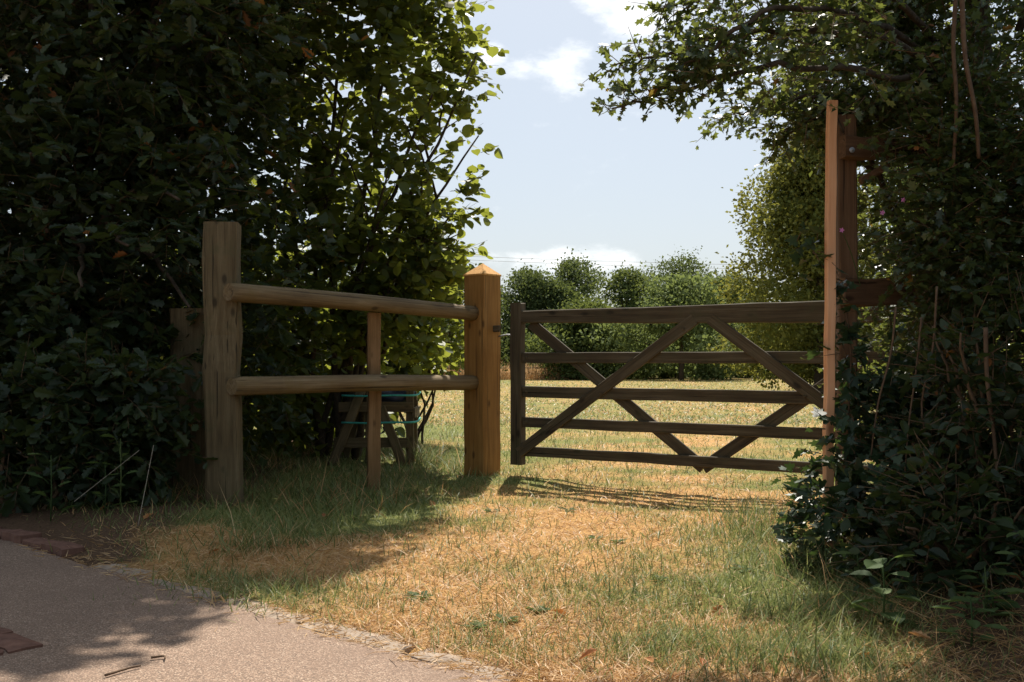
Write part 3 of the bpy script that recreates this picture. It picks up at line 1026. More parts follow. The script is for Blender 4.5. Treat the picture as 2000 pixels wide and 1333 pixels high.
# ---- hazel between the oak and the gap: rounded leaves, backlit
hb = Vector((-1.5, 8.85, 0))
t_haz = thing('hazel_tree', hb, 'backlit hazel tree with rounded yellow-green leaves leaning over the round rails', 'tree')
limbs = []
tips = [P(905, 60, 8.4), P(930, 110, 8.3), P(935, 265, 8.5), P(890, 410, 8.6), P(885, 490, 8.7), P(700, -150, 8.6), P(820, -120, 8.4), P(600, 60, 8.5), P(680, 200, 8.2), P(760, 330, 8.1), P(560, 330, 8.3), P(800, 560, 8.4)]
for k, e in enumerate(tips):
    s0 = hb + Vector((random.uniform(-.25, .25), random.uniform(-.15, .15), -.05))
    mid = s0.lerp(e, .5) + Vector((-.18, .1, .15))
    limbs.append(limb([s0, mid, e], 0.035, 0.006, 14, .015))
    for j in range(3):
        a0 = s0.lerp(e, random.uniform(.5, .85)) + Vector((-.1, .05, .1)); b0 = a0 + Vector((random.uniform(-.6, .5), random.uniform(-.5, .3), random.uniform(.1, .7)))
        limbs.append(limb([a0, a0.lerp(b0, .5) + Vector((0, 0, .06)), b0], 0.012, 0.004, 7, .01))
tube_obj('trunk', limbs, M['bark'], t_haz, 6)
haz_blobs = [((-1.35, 8.7, 3.9), (.98, .75, 1.5), 4.2), ((-.95, 8.45, 3.35), (.62, .55, .7), 2.4), ((-.85, 8.5, 4.6), (.62, .6, .8), 2.2), ((-1.2, 8.6, 2.3), (.72, .6, .85), 2.4),
             ((-.98, 8.6, 1.75), (.42, .45, .45), 1.3), ((-1.9, 8.7, 1.5), (.75, .6, 1.1), 2.6), ((-2.3, 8.6, 3.2), (.9, .7, 1.9), 3), ((-1.15, 8.7, 1.15), (.45, .4, .42), 1.2), ((-2.2, 8.7, .6), (.8, .5, .6), 1.6), ((-1.3, 8.5, 5.6), (.9, .7, .8), 1.6), ((-.62, 8.2, 4.75), (.5, .5, .45), 1.2), ((-2.6, 8.9, 1.2), (.8, .5, 1.1), 2.2), ((-1.75, 9.2, .7), (.75, .4, .75), 1.8)]
p, d = blob_points(haz_blobs, 3500, 0.4)
ok = (noise3(p, 1.5, 5) > 0.40) & keep_above_ground(p, d, .1)
ok &= ~((p[:, 0] > -1.75) & (p[:, 2] < 1.0) & (p[:, 1] < 9.1))
p, d = p[ok], d[ok]
extra_o, extra_d = [], []
for e in tips[:5]:
    for j in range(7):
        f = random.uniform(.72, 1.0)
        extra_o.append(list(hb.lerp(e, f) + Vector((random.gauss(0, .04), random.gauss(0, .05), random.gauss(0, .05)))))
        extra_d.append([random.uniform(.1, .9), random.uniform(-.5, .3), random.uniform(0, .6)])
p = np.vstack([p, extra_o]); d = np.vstack([d, unit(np.array(extra_d))])
d = unit(d + RNG.normal(0, .4, d.shape) + np.array([.25, 0, .15]))
lp_, lF, tp, tF = sprays(p, d, RNG.uniform(.18, .36, len(p)), 6, 0.088, droop=.3)
foliage(t_haz, HAZEL, lp_, lF, M['hazel_leaf'], tp, tF, 300, pick=(lp_[:, 0] / lp_[:, 1] > -.13))

# ---- low sunlit bush behind the pointed post
sb = Vector((-1.05, 10.6, 0))
t_sb = thing('hazel_bush', sb, 'small sunlit leafy bush behind the round rails next to the field', 'bush')
tube_obj('stem', [limb([sb + Vector((random.uniform(-.1, .1), 0, -.05)), sb + Vector((random.uniform(-.3, .3), random.uniform(-.2, .2), .6)), sb + Vector((random.uniform(-.55, .45), random.uniform(-.3, .3), 1.4))], .016, .005, 9, .01) for _ in range(7)], M['bark'], t_sb, 5)
p, d = blob_points([((-1.1, 10.6, 1.15), (.62, .5, .55), 2), ((-.95, 10.5, 1.7), (.42, .4, .4), 1), ((-1.5, 10.7, 1.0), (.6, .5, .6), 1.5)], 560, .3)
p_, d_ = p, unit(d + RNG.normal(0, .4, d.shape))
lp_, lF, tp, tF = sprays(p_, d_, RNG.uniform(.14, .28, len(p_)), 7, .065)
foliage(t_sb, HAZEL, lp_, lF, M['hazel_leaf'], tp, tF, 60)

# ---- hawthorn on the right with boughs reaching over the gap
wb = Vector((2.25, 5.0, 0))
t_haw = thing('hawthorn_tree', wb, 'hawthorn tree with small lobed leaves and boughs reaching over the gate', 'tree')
limbs = [limb([wb + Vector((0, 0, -.05)), wb + Vector((-.1, 0, 1.2)), wb + Vector((.05, -.1, 2.4)), wb + Vector((0, 0, 3.8))], .09, .04, 16),
         limb([wb + Vector((.5, -.6, 0)), wb + Vector((.3, -.65, 1.0)), wb + Vector((.35, -.5, 2.6))], .045, .02, 12)]
boughs = [[P(1760, 150, 4.28), P(1560, 130, 3.93), P(1400, 150, 3.89), P(1300, 185, 3.85), P(1196, 212, 3.81)],
          [P(1760, 90, 4.28), P(1560, 60, 3.97), P(1400, 70, 3.93), P(1290, 110, 3.93), P(1196, 128, 3.93)],
          [P(1760, 210, 4.75), P(1600, 190, 4.75), P(1500, 205, 4.75), P(1405, 234, 4.75)],
          [P(1760, 10, 4.28), P(1560, -30, 3.93), P(1400, -20, 3.93), P(1290, 20, 3.93)],
          [P(1740, 230, 4.75), P(1620, 225, 4.75), P(1560, 250, 4.75), P(1515, 285, 4.75)],
          [P(1700, 40, 4.20), P(1500, 20, 3.77), P(1390, 100, 3.77), P(1330, 130, 3.77)]]
sp_o, sp_d, sp_w = [], [], []
for bgh in boughs:
    pts, rad = limb([wb + Vector((0, 0, 2.3))] + bgh, .018, .003, 26, .008)
    limbs.append((pts, rad))
    n = len(pts)
    for i in range(7, n):
        fr = i / (n - 1)
        tdir = pts[min(i + 1, n - 1)] - pts[i - 1]
        tdir = tdir / np.linalg.norm(tdir)
        for j in range(int(11 * (1 - fr) ** 1.1 + 2)):
            w_ = (1 - fr) * .15 + .010
            sp_o.append(pts[i] + RNG.normal(0, 1, 3) * np.array([w_, w_ * 1.2, w_ * .8]))
            sp_d.append(tdir * .7 + RNG.normal(0, .55, 3))
for k in range(12):
    s0 = wb + Vector((random.uniform(-.2, .3), random.uniform(-.3, .2), random.uniform(.8, 2.6)))
    e = s0 + Vector((random.uniform(-.8, .9), random.uniform(-.9, .3), random.uniform(.2, 1.2)))
    limbs.append(limb([s0, s0.lerp(e, .5) + Vector((0, 0, .12)), e], .022, .006, 9, .015))
tube_obj('trunk', limbs, M['bark'], t_haw, 6)
haw_blobs = [((2.35, 4.9, 2.75), (.95, .8, 1.0), 4.5), ((2.1, 4.75, 1.7), (.52, .5, .8), 3), ((2.75, 4.4, 1.5), (.75, .7, 1.1), 3.5), ((2.2, 5.0, .8), (.6, .5, .7), 2), ((1.75, 5.0, 2.35), (.42, .4, .42), 2.4),
             ((3.1, 4.8, 2.9), (1.1, 1.0, 1.1), 3), ((2.7, 4.2, .6), (.6, .5, .55), 1.6), ((2.4, 5.0, 3.8), (1.0, .8, .7), 2), ((1.85, 4.85, 2.9), (.5, .45, .4), 2), ((1.98, 4.3, 1.5), (.32, .2, .8), 3.4)]
p, d = blob_points(haw_blobs, 7800, .35)
ok = (noise3(p, 2.2, 9) > .37) & keep_above_ground(p, d, .08)
ok &= ~((p[:, 0] < 1.44 + (p[:, 1] - 4.3) * .33) & (p[:, 2] < 1.95))
ok &= ~((p[:, 1] < 4.75) & (p[:, 0] / p[:, 1] < .372) & (p[:, 2] < 2.0))
p, d = p[ok], unit(d[ok] + RNG.normal(0, .5, d[ok].shape))
p = np.vstack([p, np.array(sp_o)]); d = np.vstack([d, unit(np.array(sp_d))])
lp_, lF, tp, tF = sprays(p, d, RNG.uniform(.07, .17, len(p)), 7, .046, droop=.2)
foliage(t_haw, HAW, lp_, lF, M['hawthorn_leaf'], tp, tF, 300, pick=(lp_[:, 0] / lp_[:, 1] < .30), deep=lambda q_: q_[:, 1] > 5.05)

# hanging stems in front of the hedge
for i, (pl, r) in enumerate(((((1868, -20, 4.1), (1862, 90, 4.1), (1868, 200, 4.1), (1862, 330, 4.15)), .010), (((1878, -20, 4.05), (1885, 110, 4.05), (1905, 220, 4.05), (1912, 310, 4.1)), .011),
                             (((1750, 600, 4.1), (1740, 690, 4.1), (1715, 790, 4.1), (1700, 900, 4.1)), .005), (((1800, 620, 4.0), (1790, 720, 4.0), (1775, 830, 4.0), (1765, 960, 4.0)), .0045),
                             (((1925, 640, 3.7), (1928, 740, 3.7), (1942, 860, 3.7), (1950, 960, 3.7)), .009), (((1830, 560, 4.0), (1822, 680, 4.0), (1800, 800, 4.0), (1830, 900, 4.0), (1900, 1000, 3.9)), .005))):
    pts = [P(*a) for a in pl]
    st = tube_obj('hanging_stem', [(spline(pts, 18), np.linspace(r, r * .7, 18))], M['vine'], t_haw, 6)

# ---- ivy climbing the batten and frame
iv = Vector((1.47, 4.4, 0))
t_iv = thing('ivy_plant', iv, 'ivy climbing the orange batten and spilling over its foot', 'ivy')
stems, io, idr = [], [], []
for k in range(11):
    x0 = random.uniform(-.06, .4); top = random.choice((1.75, 1.4, 1.0)) if x0 < .05 else random.uniform(.55, .95); y0 = random.uniform(-.16, .1)
    pts = [iv + Vector((x0, y0, .02)), iv + Vector((x0 + random.gauss(0, .04), y0 - .02, top * .4)), iv + Vector((x0 + random.gauss(0, .06), y0, top * .75)), iv + Vector((x0 + random.gauss(-.04, .08), y0 + .02, top))]
    pp = spline(pts, 24); stems.append((pp, np.linspace(.006, .002, 24)))
    for i in range(1, 24):
        for j in range(3):
            io.append(pp[i] + RNG.normal(0, .03, 3)); idr.append(RNG.normal(0, .6, 3) + np.array([-.15, -.55, .05]))
for k in range(280):      # mound at the foot of the batten
    a = random.uniform(0, 2 * math.pi); r = random.random() ** .6
    io.append(np.array([1.42 + .24 * r * math.cos(a), 4.1 + .35 * r * math.sin(a), random.uniform(.05, .78) * (1 - r * .5)])); idr.append(np.array([math.cos(a) - .3, math.sin(a) - .5, .3]) + RNG.normal(0, .3, 3))
tube_obj('stem', stems, M['vine'], t_iv, 5)
lp_, lF, tp, tF = sprays(np.array(io), np.array(idr), RNG.uniform(.05, .12, len(io)), 3, .05, spread=.8, upb=.5)
ok = ~((np.abs(lp_[:, 0] - 1.372) < .05) & (lp_[:, 1] < 4.34) & (lp_[:, 2] > .85) & (RNG.random(len(lp_)) < .8))
foliage(t_iv, IVY, lp_[ok], lF[ok], M['ivy_leaf'], tp, tF, 300)

# ---- dense shrubs that close the hedges behind the oak, the hazel and the hawthorn
def shrub(name, c, r, label, n, shape, m, leaf, singles=0, lo=.05, cat='bush', k=7, ln=(.12, .26), cut=None, seed=3):
    base = Vector((c[0], c[1], float(ground_z(np.array([c[0]]), np.array([c[1]]))[0])))
    t_ = thing(name, base, label, cat)
    stems = []
    for i in range(9):
        e = Vector((c[0] + random.uniform(-.8, .8) * r[0], c[1] + random.uniform(-.7, .7) * r[1], c[2] + random.uniform(-.2, .8) * r[2]))
        s0 = base + Vector((random.uniform(-.3, .3) * r[0], random.uniform(-.2, .2) * r[1], -.03))
        stems.append(limb([s0, s0.lerp(e, .5) + Vector((0, 0, .15 * r[2])), e], .014, .004, 10, .012))
    tube_obj('stem', stems, M['twig'], t_, 5)
    bl = [(c, r, 3)]
    for i in range(5):
        a = random.uniform(0, 6.28)
        bl.append(((c[0] + math.cos(a) * r[0] * .6, c[1] + math.sin(a) * r[1] * .5, c[2] + random.uniform(-.5, .6) * r[2]), (r[0] * .5, r[1] * .55, r[2] * .45), 1))
    p, d = blob_points(bl, n, .3)
    ok = keep_above_ground(p, d, lo)
    if cut is not None: ok &= cut(p)
    p, d = p[ok], unit(d[ok] + RNG.normal(0, .5, d[ok].shape))
    lp_, lF, tp, tF = sprays(p, d, RNG.uniform(ln[0], ln[1], len(p)), k, leaf)
    foliage(t_, shape, lp_, lF, M[m], tp, tF, singles)
    return t_


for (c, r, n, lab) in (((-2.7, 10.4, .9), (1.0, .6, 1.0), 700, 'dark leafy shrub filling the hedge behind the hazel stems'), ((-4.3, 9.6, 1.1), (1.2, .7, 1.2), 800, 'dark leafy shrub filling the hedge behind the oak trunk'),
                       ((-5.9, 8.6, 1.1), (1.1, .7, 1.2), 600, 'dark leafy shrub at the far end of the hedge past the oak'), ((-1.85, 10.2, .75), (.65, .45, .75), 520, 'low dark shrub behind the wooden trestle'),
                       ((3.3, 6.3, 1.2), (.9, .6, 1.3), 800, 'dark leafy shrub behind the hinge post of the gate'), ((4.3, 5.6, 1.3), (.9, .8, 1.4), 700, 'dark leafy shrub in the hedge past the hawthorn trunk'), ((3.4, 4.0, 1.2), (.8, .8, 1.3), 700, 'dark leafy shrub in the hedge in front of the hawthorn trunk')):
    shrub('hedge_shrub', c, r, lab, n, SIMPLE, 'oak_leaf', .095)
for (c, r, lab) in (((2.9, 2.7, 1.1), (.8, .7, 1.2), 'unseen dark leafy shrub added beside the path to block sky light'), ((2.9, 1.3, 1.1), (.8, .8, 1.2), 'unseen last dark leafy shrub added beside the path to deepen the shade')):  # out of view, added to cut sky light and darken the shade
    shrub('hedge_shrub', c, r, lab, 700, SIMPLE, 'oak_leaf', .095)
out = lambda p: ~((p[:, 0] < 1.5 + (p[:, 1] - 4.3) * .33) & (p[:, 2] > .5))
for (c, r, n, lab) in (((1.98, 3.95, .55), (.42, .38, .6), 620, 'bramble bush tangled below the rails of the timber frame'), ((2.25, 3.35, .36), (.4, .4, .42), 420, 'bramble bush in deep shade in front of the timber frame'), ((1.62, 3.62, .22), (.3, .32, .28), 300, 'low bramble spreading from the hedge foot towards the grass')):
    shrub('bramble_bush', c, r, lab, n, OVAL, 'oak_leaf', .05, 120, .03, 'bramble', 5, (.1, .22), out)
shrub('verge_shrub', (-2.75, 5.75, .42), (.75, .4, .5), 'low dark shrub under the oak beside the weathered fence post', 620, OAK, 'oak_leaf', .085, 100)

# ------------------------------------------------------------------ far trees
def far_tree(name, base, h, w, mat_leaf, label, n=5000, leaf=.2, group=None, low=.12, depth=None, trunk_r=.16, seed=0, taper=.0, nb=34):
    rng = np.random.default_rng(seed + 100)
    base = Vector(base)
    t_ = thing(name, base, label, 'tree' if 'bush' not in name else 'bush', group)
    dp = depth or w * .8
    bl = []
    for k in range(nb):
        zz = low * h + (h * (1 - low)) * (k + .5) / nb
        u_ = (zz / h - low) / (1 - low)
        prof = math.sin(math.pi * min(1, (u_ * .72 + .28))) ** .7 * (1 - taper * u_) * rng.uniform(.75, 1.25)
        a = rng.uniform(0, 2 * math.pi); rr = rng.random() ** .5 * .95
        sz = rng.uniform(.13, .36)
        bl.append(((base.x + math.cos(a) * rr * prof * w / 2, base.y + math.sin(a) * rr * prof * dp / 2, min(zz, h - sz * h * .25)), (sz * w * .62 * (.5 + .5 * prof), sz * dp * .62, sz * h * .42), sz ** 2))
    p, d = blob_points(bl, n, .55, rng)
    p = p + rng.normal(0, .03 * w, p.shape) * (rng.random((len(p), 1)) < .35)
    ok = p[:, 2] > .1
    p, d = p[ok], d[ok]
    dd = unit(d + rng.normal(0, .7, d.shape)); up = d + np.array([0, 0, .6]) + rng.normal(0, .5, d.shape)
    Fm = frames(dd, up) * (leaf * rng.uniform(.6, 1.35, len(p)))[:, None, None]
    v, l, s_, own = emit(TINY[0] * np.array([1.25, 1, 1]), TINY[1], p - np.array(base), Fm)
    o = link('crown', raw_mesh('crown', v, l, s_, {'tint': rng.random(len(p))[own]}), mat_leaf, t_)
    o['kind'] = 'stuff'
    lim = [limb([base + Vector((0, 0, -.1)), base + Vector((.05, 0, h * .4)), base + Vector((-.05, 0, h * .82))], trunk_r, trunk_r * .3, 9, .03)]
    for k in range(7):
        s0 = base + Vector((0, 0, h * rng.uniform(.2, .65))); b0 = Vector(bl[int(rng.integers(6, nb))][0])
        lim.append(limb([s0, s0.lerp(b0, .5) + Vector((0, 0, .1)), b0], trunk_r * .4, trunk_r * .1, 7, .03))
    tube_obj('trunk', lim, M['bark'], t_, 6)
    return t_


def ft(name, px, top, dist, wpx, m, label, **kw):
    b = P(px, HOR, dist); b.z = 0
    far_tree(name, b, EYE + (HOR - top) / F * dist, wpx * (1.0 if 'birch' in name else 1.22) / F * dist, M[m], label, **{'nb': 52, **kw})


HB = 'leafy hedge bush in the continuous hedge at the far edge of the field'
ft('field_tree', 850, 497, 55, 230, 'far_dark', 'dark round tree beyond the field half hidden by the hazel', n=18600, leaf=.17, seed=1)
ft('field_tree', 1030, 535, 64, 230, 'far_dark', 'dark broad tree beyond the field next to the low pale fence', n=21700, leaf=.17, seed=2, low=.04)
ft('field_tree', 1120, 512, 68, 210, 'far_dark', 'tall dark tree with a ragged top beyond the gate latch end', n=20150, leaf=.17, seed=3, low=.05)
ft('field_tree', 1215, 536, 62, 230, 'far_mid', 'mid green rounded tree in the middle of the far tree line', n=21700, leaf=.17, seed=4, low=.04)
ft('field_tree', 1335, 512, 72, 270, 'far_dark', 'dark tree standing behind the pale willow in the far tree line', n=21700, leaf=.17, seed=5, low=.05)
ft('willow_tree', 1330, 548, 54, 240, 'far_pale', 'pale feathery willow in front of the far tree line', n=16000, leaf=.19, seed=6, low=.03)
ft('field_tree', 1440, 540, 66, 190, 'far_mid', 'small green tree between the willow and the tall birch', n=17050, leaf=.17, seed=7, low=.04)
ft('field_tree', 1150, 598, 56, 210, 'far_mid', 'low bushy grey-green tree at the field edge behind the gate', n=12000, leaf=.21, low=.01, seed=8)
ft('birch_tree', 1600, 250, 30, 440, 'birch_leaf', 'tall golden green birch tree standing beyond the hinge end of the gate', n=72000, leaf=.12, seed=9, taper=.45, low=.02, nb=80)
ft('field_tree', 1790, 330, 36, 380, 'far_dark', 'dark tree beyond the field behind the hawthorn', n=12000, leaf=.2, seed=10, low=.03)
ft('field_tree', 1980, 430, 45, 380, 'far_mid', 'green tree beyond the field far behind the hawthorn hedge', n=13950, leaf=.17, seed=11, low=.03)
ft('field_tree', 690, 470, 52, 400, 'far_dark', 'dark tree beyond the field hidden behind the hazel', n=17050, leaf=.17, seed=12, low=.03)
ft('field_tree', 400, 480, 50, 420, 'far_mid', 'green tree beyond the field hidden behind the oak', n=15500, leaf=.17, seed=13, low=.03)
ft('field_tree', 60, 470, 50, 420, 'far_dark', 'dark tree beyond the field far beyond the outer side of the oak', n=15500, leaf=.17, seed=14, low=.03)
# the hedge below them: separate bushes, side by side; four shapes shared by turns
protos = []
for i, px in enumerate(range(-150, 2250, 62)):
    dist = 61 + 4 * math.sin(i * 1.7)
    if 850 < px < 1030: dist = 67
    hh = 4.3 + .9 * math.sin(i * 2.3) + .6 * math.sin(i * 5.1)
    b = P(px + random.uniform(-14, 14), HOR, dist); b.z = 0
    if i < 4:
        protos.append(far_tree('hedge_bush', b, 3.6, 5.2, M[('far_mid', 'far_dark', 'far_soft', 'far_mid')[i]], HB, n=7000, leaf=.17, group='hedge bushes along the far edge of the field', low=.0, depth=2.8, trunk_r=.05, seed=200 + i))
    else:
        src = protos[(i * 7 + i // 4) % 4]
        c = src.copy(); COL.objects.link(c); c.location = b; c.scale = (random.uniform(.85, 1.2), random.uniform(.85, 1.1), hh / 3.6)
        c.rotation_euler = (0, 0, random.choice((0, math.pi)))
        for ch in src.children:
            k_ = ch.copy(); COL.objects.link(k_); k_.parent = c

# low post-and-rail fence at the far edge, one bay after another
t_ff = thing('field_fence', P(930, HOR, 58) - Vector((0, 0, EYE)), 'low pale post and rail fence at the far edge of the field', 'fence')
pts = [P(840 + i * 32, HOR, 58 - .3 * i) for i in range(9)]
for a in pts:
    timber('post', Vector((a.x, a.y, -.1)), Vector((a.x, a.y, .72)), .11, .09, (1, 0, 0), M['grey_rail'], t_ff, seg=2)
for a, b_ in zip(pts[:-1], pts[1:]):
    for z in (.66, .34):
        timber('rail', Vector((a.x, a.y - .07, z)), Vector((b_.x, b_.y - .07, z)), .09, .035, (0, 0, 1), M['grey_rail'], t_ff, seg=2)

# two overhead cables with their far poles outside the picture
for i, (y0, y1, lab) in enumerate(((484, 505, 'upper thin overhead power cable crossing the sky'), (490, 513, 'lower thin overhead power cable crossing the sky'))):
    a, b_ = P(300, 470 + i * 6, 125), P(1900, 526 + i * 9, 110)
    pts = [a.lerp(b_, t_) - Vector((0, 0, 0.6 * math.sin(math.pi * t_))) for t_ in np.linspace(0, 1, 24)]
    tag(tube_obj('power_cable', [(np.array([list(x) for x in pts]), np.full(24, .022))], M['wire'], None, 5), lab, 'cable')

# ------------------------------------------------------------------ grass
BLADE = (np.array([(-1, 0, 0), (1, 0, 0), (-.75, .5, .10), (.75, .5, .10), (0, 1, .38)], float), [(0, 1, 3, 2), (2, 3, 4)])


def blades(x, y, length, width, lean, tint, rng=RNG, flat=None):
    n = len(x)
    a = rng.uniform(0, 2 * np.pi, n)
    d = np.stack([np.cos(a) * lean, np.sin(a) * lean, np.ones(n)], -1)
    hd = np.stack([np.cos(a), np.sin(a), np.zeros(n)], -1)
    Fm = frames(d, hd + rng.normal(0, .3, (n, 3)))
    Fm = Fm * np.stack([width, length, length], -1)[:, None, :]
    gz = ground_z(x, y) - .004
    pos = np.stack([x, y, np.where(np.abs(edge_dist(x, y) - .03) < .10, np.maximum(gz, .006), gz)], -1)
    v, l, s_, own = emit(BLADE[0], BLADE[1], pos, Fm)
    return v, l, s_, tint[own]


def scatter(n, ymin, ymax, margin=.35, rng=RNG, power=1.6):
    """ground points through the view wedge, thicker towards the camera"""
    u_ = rng.random(n)
    k = power - 1
    y = (ymin ** -k + u_ * (ymax ** -k - ymin ** -k)) ** (-1 / k)
    x = (rng.random(n) * 2 - 1) * (y * .53 + margin)
    return x, y


def tint_for(x, y, rng=RNG, bias=0.0):
    g = greenness(x, y) + rng.normal(0, .40, len(x)) + bias
    r = rng.random(len(x))
    return np.where(g > .5, 1.001 + r * .99, r * .97)


gparts = []
x, y = scatter(190000, 2.4, 15, power=2.0)
ok = (edge_dist(x, y) > .10 + RNG.normal(0, .05, len(x))) & (soilness(x, y) < RNG.uniform(.15, .95, len(x)))
x, y = x[ok], y[ok]
tn = tint_for(x, y)
isg = tn > 1
L = np.where(isg, RNG.gamma(5, .0085, len(x)), RNG.gamma(4, .009, len(x))) * (1 + .06 * np.clip(y - 5, 0, 12)) * (.75 + .8 * VN2(x + 5, y + 8, 1.7, 3))
gparts.append(blades(x, y, L, np.where(isg, .0016, .0017) * (1 + .16 * np.clip(y - 3, 0, 12)), np.where(isg, RNG.uniform(.1, 1.0, len(x)), RNG.uniform(.6, 3.2, len(x))), tn))
# trodden straw lying nearly flat
x, y = scatter(85000, 2.4, 9, power=2.2)
ok = (edge_dist(x, y) > RNG.normal(-.01, .06, len(x)) + .10 * (VN2(x + 2, y + 2, 3.0, 2) - .45)) & (greenness(x, y) < RNG.uniform(.3, .9, len(x)))
x, y = x[ok], y[ok]
gparts.append(blades(x, y, RNG.gamma(5, .010, len(x)), .0015 * (1 + .12 * (y - 3)), RNG.uniform(3, 14, len(x)), RNG.random(len(x)) * .97))
# wider field
x, y = scatter(80000, 14, 56, 1.0, power=1.6)
tn = tint_for(x, y)
gparts.append(blades(x, y, RNG.gamma(5, .011, len(x)), .003 + .00035 * y, RNG.uniform(.3, 2.0, len(x)), tn))
v, l, s_, tn = join(gparts)
tag(link('meadow_grass', raw_mesh('meadow_grass', v, l, s_, {'tint': tn}), M['grass']), 'short dry and green grass covering the field and gateway', 'grass', kind='stuff')

# long shaded grass round the posts and under the trees
gparts = []
n = 15000
x = RNG.uniform(-3.4, -.25, n); y = RNG.uniform(4.3, 9.6, n)
e = edge_dist(x, y)
lim_x = -.35 - .55 * np.clip((6.6 - y) / 1.2, 0, 1)
ok = (e > .45) & (x < lim_x + RNG.normal(0, .12, n)) & (RNG.random(n) < .05 + VN(x + 3, y + 3, 1.3, 3))
x, y = x[ok], y[ok]
L = RNG.gamma(5, .023, len(x)) * np.where((x > -1.75) & (y > 6.6), .55, 1) * np.clip(.35 + .75 * (edge_dist(x, y) - .4), .35, 1.15)
gparts.append(blades(x, y, L, np.full(len(x), .0028), RNG.uniform(.15, 1.1, len(x)), np.where(RNG.random(len(x)) < .68, 1.0 + RNG.random(len(x)) * .45, RNG.random(len(x)) * .6)))
for (cx, cy, n, h) in ((-1.17, 4.62, 220, .13), (1.0, 3.3, 260, .08), (1.22, 4.05, 320, .11), (1.18, 4.75, 260, .10), (.62, 2.95, 130, .05), (.84, 2.82, 200, .08), (1.28, 5.3, 320, .13), (-1.35, 3.72, 90, .05), (-.95, 3.45, 80, .05), (-1.05, 3.62, 60, .05), (-.35, 8.0, 260, .16), (-.75, 8.6, 380, .2)):
    x = cx + RNG.normal(0, .11, n); y = cy + RNG.normal(0, .13, n)
    gparts.append(blades(x, y, RNG.gamma(8, h / 8, n) + .02, np.full(n, .0022), RNG.uniform(.1, .9, n), np.where(RNG.random(n) < .9, 1.0 + RNG.random(n) * .9, RNG.random(n))))
# dry stalks and litter under the hawthorn hedge
n = 5000
x = RNG.uniform(1.0, 2.4, n); y = RNG.uniform(2.5, 4.6, n)
ok = x > .95 + .28 * (y - 2.7) + RNG.normal(0, .1, n)
x, y = x[ok], y[ok]
gparts.append(blades(x, y, RNG.gamma(4, .028, len(x)), np.full(len(x), .0018), RNG.uniform(.5, 8, len(x)), np.where(RNG.random(len(x)) < .15, 1 + RNG.random(len(x)) * .6, RNG.random(len(x)) * .5)))
v, l, s_, tn = join(gparts)
tag(link('long_grass', raw_mesh('long_grass', v, l, s_, {'tint': tn}), M['grass']), 'long uncut grass round the fence posts and along the hedges', 'grass', kind='stuff')

# tall dry seeding grass by the far fence
n = 5000
px = RNG.uniform(850, 1130, n); dd = RNG.uniform(55, 60, n)
x = (px - 1000) / F * dd
v, l, s_, tn = blades(x, dd, RNG.gamma(16, .05, n), np.full(n, .016), RNG.uniform(.05, .5, n), .45 + RNG.random(n) * .5)
tag(link('tall_dry_grass', raw_mesh('tall_dry_grass', v, l, s_, {'tint': tn}), M['grass']), 'tall dry seeding grass along the far field fence', 'grass', kind='stuff')


# ------------------------------------------------------------------ single plants, leaves and sticks
def weed(name, loc, n, size, label, group, shape=OVAL, m='weed_leaf', h=.0, spread=1.0, up=.35, cat='plant'):
    base = Vector(loc); base.z = float(ground_z(np.array([loc[0]]), np.array([loc[1]]))[0])
    t_ = thing(name, base, label, cat, group)
    me = weed.cache.get((id(shape), m))
    if me is None:
        me = py_mesh('leaf', shape[0], shape[1]); me.materials.append(M[m]); weed.cache[(id(shape), m)] = me
    stems = []
    for k in range(n):
        a = k * 2.4 + random.uniform(-.3, .3)
        z = h * (k + 1) / n
        d = Vector((math.cos(a), math.sin(a), up + random.uniform(-.15, .25)))
        st = Vector((d.x * .01, d.y * .01, z * .9)); root = Vector((d.x, d.y, 0)) * (.25 * size * spread) + Vector((0, 0, z + .006))
        stems.append((np.array([list(base + st), list(base + (st + root) * .5 + Vector((0, 0, .004))), list(base + root)]), np.array([.0022, .0018, .0014])))
        o = bpy.data.objects.new('leaf', me); COL.objects.link(o); o.parent = t_
        fm = frames(np.array([list(d)]), np.array([[random.gauss(0, .2), random.gauss(0, .2), 1]]))[0] * size * random.uniform(.7, 1.2)
        Mx = Matrix([list(r) for r in fm]).to_4x4(); Mx.translation = root
        o.matrix_basis = Mx
    if h > .03:
        stems.append((np.array([list(base + Vector((0, 0, -.02))), list(base + Vector((.005, 0, h * .5))), list(base + Vector((0, .004, h)))]), np.array([.004, .0035, .002])))
    tube_obj('stem', stems, M['weed_leaf'], t_, 5)
    return t_


weed.cache = {}
for (px, py) in ((930, 1232), (985, 1222), (1050, 1205), (1165, 1058), (960, 1000), (1205, 1065), (820, 1175), (1110, 1000), (880, 1300), (1290, 1140), (1450, 1120), (1350, 990)):
    g = G(px, py)
    weed('rosette_weed', g, random.randint(5, 10), random.uniform(.03, .055), 'small flat grey-green weed rosette growing in the dry gateway grass', 'weed rosettes in the gateway grass', up=.25)
big = [((1.20, 3.22), .22, .075, 'broad-leaved green weed at the sunny edge of the hawthorn hedge'), ((1.62, 3.45), .30, .08, 'leafy dark weed between the low bramble and the timber frame'),
       ((1.36, 2.95), .14, .07, 'low weed with broad leaves on bare soil by the hedge foot'), ((1.55, 3.0), .32, .065, 'upright weed with narrow leaves beside the bare soil')]
for (x, y), h, sz, lab in big:
    weed('hedge_weed', (x, y, 0), 14, sz, lab, None, shape=HAZEL if sz > .072 else OVAL, h=h, spread=1.9, up=.1)
for i in range(9):
    x, y = random.uniform(1.25, 2.1), random.uniform(2.75, 3.9)
    weed('hedge_seedling', (x, y, 0), 6, random.uniform(.06, .09), 'small leafy seedling in the litter under the hawthorn hedge', 'seedlings under the hawthorn hedge', h=random.uniform(.05, .2), up=.2)
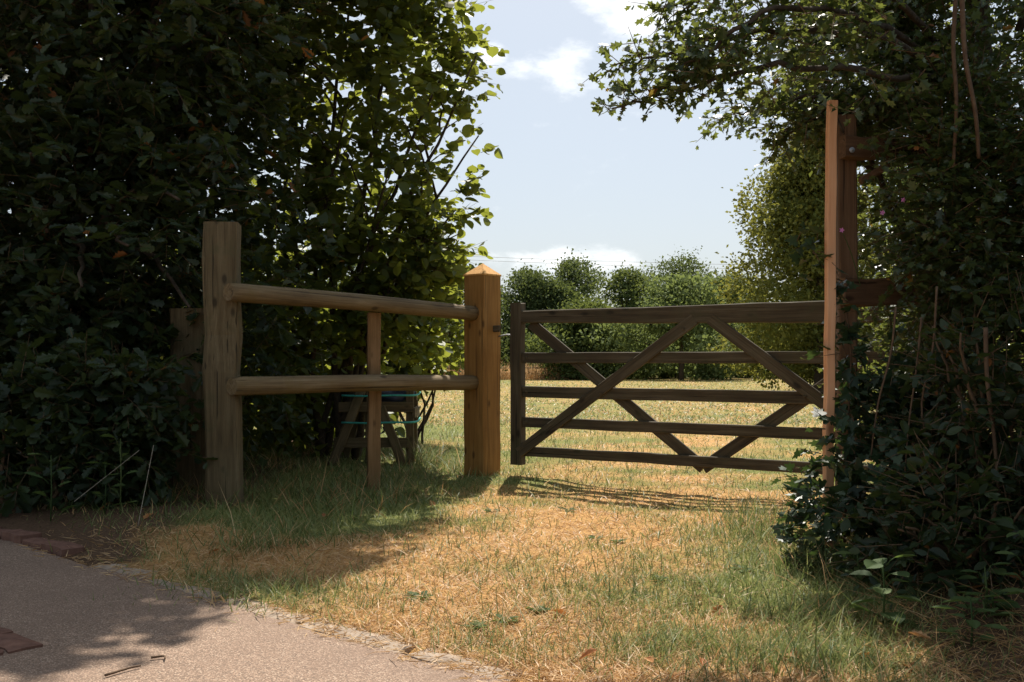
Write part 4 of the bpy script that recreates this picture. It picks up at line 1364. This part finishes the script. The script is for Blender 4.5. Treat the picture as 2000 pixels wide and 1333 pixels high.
for i in range(8):
    x, y = random.uniform(-3.1, -1.9), random.uniform(5.2, 6.0)
    weed('verge_weed', (x, y, 0), 8, random.uniform(.08, .12), 'dark leafy weed in the long grass beneath the oak', 'weeds beneath the oak', shape=OAK, h=random.uniform(.15, .5), up=.25, spread=1.5)
# pink flowers in the hedge
for (px, py) in ((1764, 391), (1723, 416), (1644, 450)):
    c = P(px, py, 4.15)
    t_ = thing('pink_flower', c, 'small pink flower on a thin stalk in front of the timber frame', 'flower', 'pink flowers in the hedge')
    for k in range(5):
        a = k * 2 * math.pi / 5
        o = link('petal', py_mesh('petal', OVAL[0] * .012, OVAL[1]), M['petal'], t_)
        fm = frames(np.array([[math.cos(a), -.3, math.sin(a)]]), np.array([[0, -1, 0.2]]))[0]
        o.matrix_basis = Matrix([list(r) for r in fm]).to_4x4()
    e = c + Vector((.12, .12, -.22))
    tube_obj('stalk', [limb([c, c.lerp(e, .5) + Vector((0, 0, .02)), e], .0016, .0022, 8, 0)], M['weed_leaf'], t_, 5)

# fallen leaves and sticks
dead_me = py_mesh('fallen_leaf', OAK[0] * np.array([1, 1, 2.2]), OAK[1]); dead_me.materials.append(M['dead_leaf'])
spots = [(1675, 1290), (1820, 1272), (1790, 1312), (1370, 1300), (1200, 1318), (1130, 1305), (1410, 1190), (1290, 1025), (930, 1085), (1340, 1330), (300, 1030), (555, 968), (1075, 1215), (1260, 1300), (1560, 1300), (640, 1010), (430, 1085), (840, 985)]
for (px, py) in spots:
    g = G(px, py)
    o = link('fallen_leaf', dead_me)
    sz = random.uniform(.045, .075)
    o.location = (g.x, g.y, float(ground_z(np.array([g.x]), np.array([g.y]))[0]) + .022)
    o.rotation_euler = (random.gauss(0, .3), random.gauss(0, .3), random.uniform(0, 6.28)); o.scale = (sz,) * 3
    tag(o, 'curled brown fallen leaf lying on the ground', 'leaf', 'fallen leaves on the ground')
for (a, b_, lab) in (((205, 1325), (275, 1306), 'thin bent dry stick lying on the sunlit tarmac'), ((295, 1290), (322, 1293), 'short brown twig lying on the sunlit tarmac'), ((465, 1170), (505, 1150), 'dry straw stalk lying across the edging stones')):
    p0, p1 = G(*a), G(*b_)
    mid = p0.lerp(p1, .5) + Vector((.01, .02, 0))
    pts = spline([p0 + Vector((0, 0, .008)), mid + Vector((0, 0, .009)), p1 + Vector((0, 0, .008))], 9)
    tag(tube_obj('dry_stick', [(pts, np.linspace(.004, .0025, 9))], M['vine'], None, 5), lab, 'stick')
for (a, b_, da, db, lab) in (((300, 870), (268, 1035), 5.3, 5.0, 'long thin pale grass stalk leaning upright in the shade under the oak'), ((272, 880), (145, 980), 5.4, 5.2, 'long thin pale grass stalk slanting low in the shade under the oak')):
    p0, p1 = P(a[0], a[1], da), P(b_[0], b_[1], db)
    p1.z = max(.0, p1.z)
    tag(tube_obj('grass_stalk', [(spline([p0, p0.lerp(p1, .5), p1], 8), np.full(8, .0014))], M['grey_rail'], None, 5), lab, 'stalk')
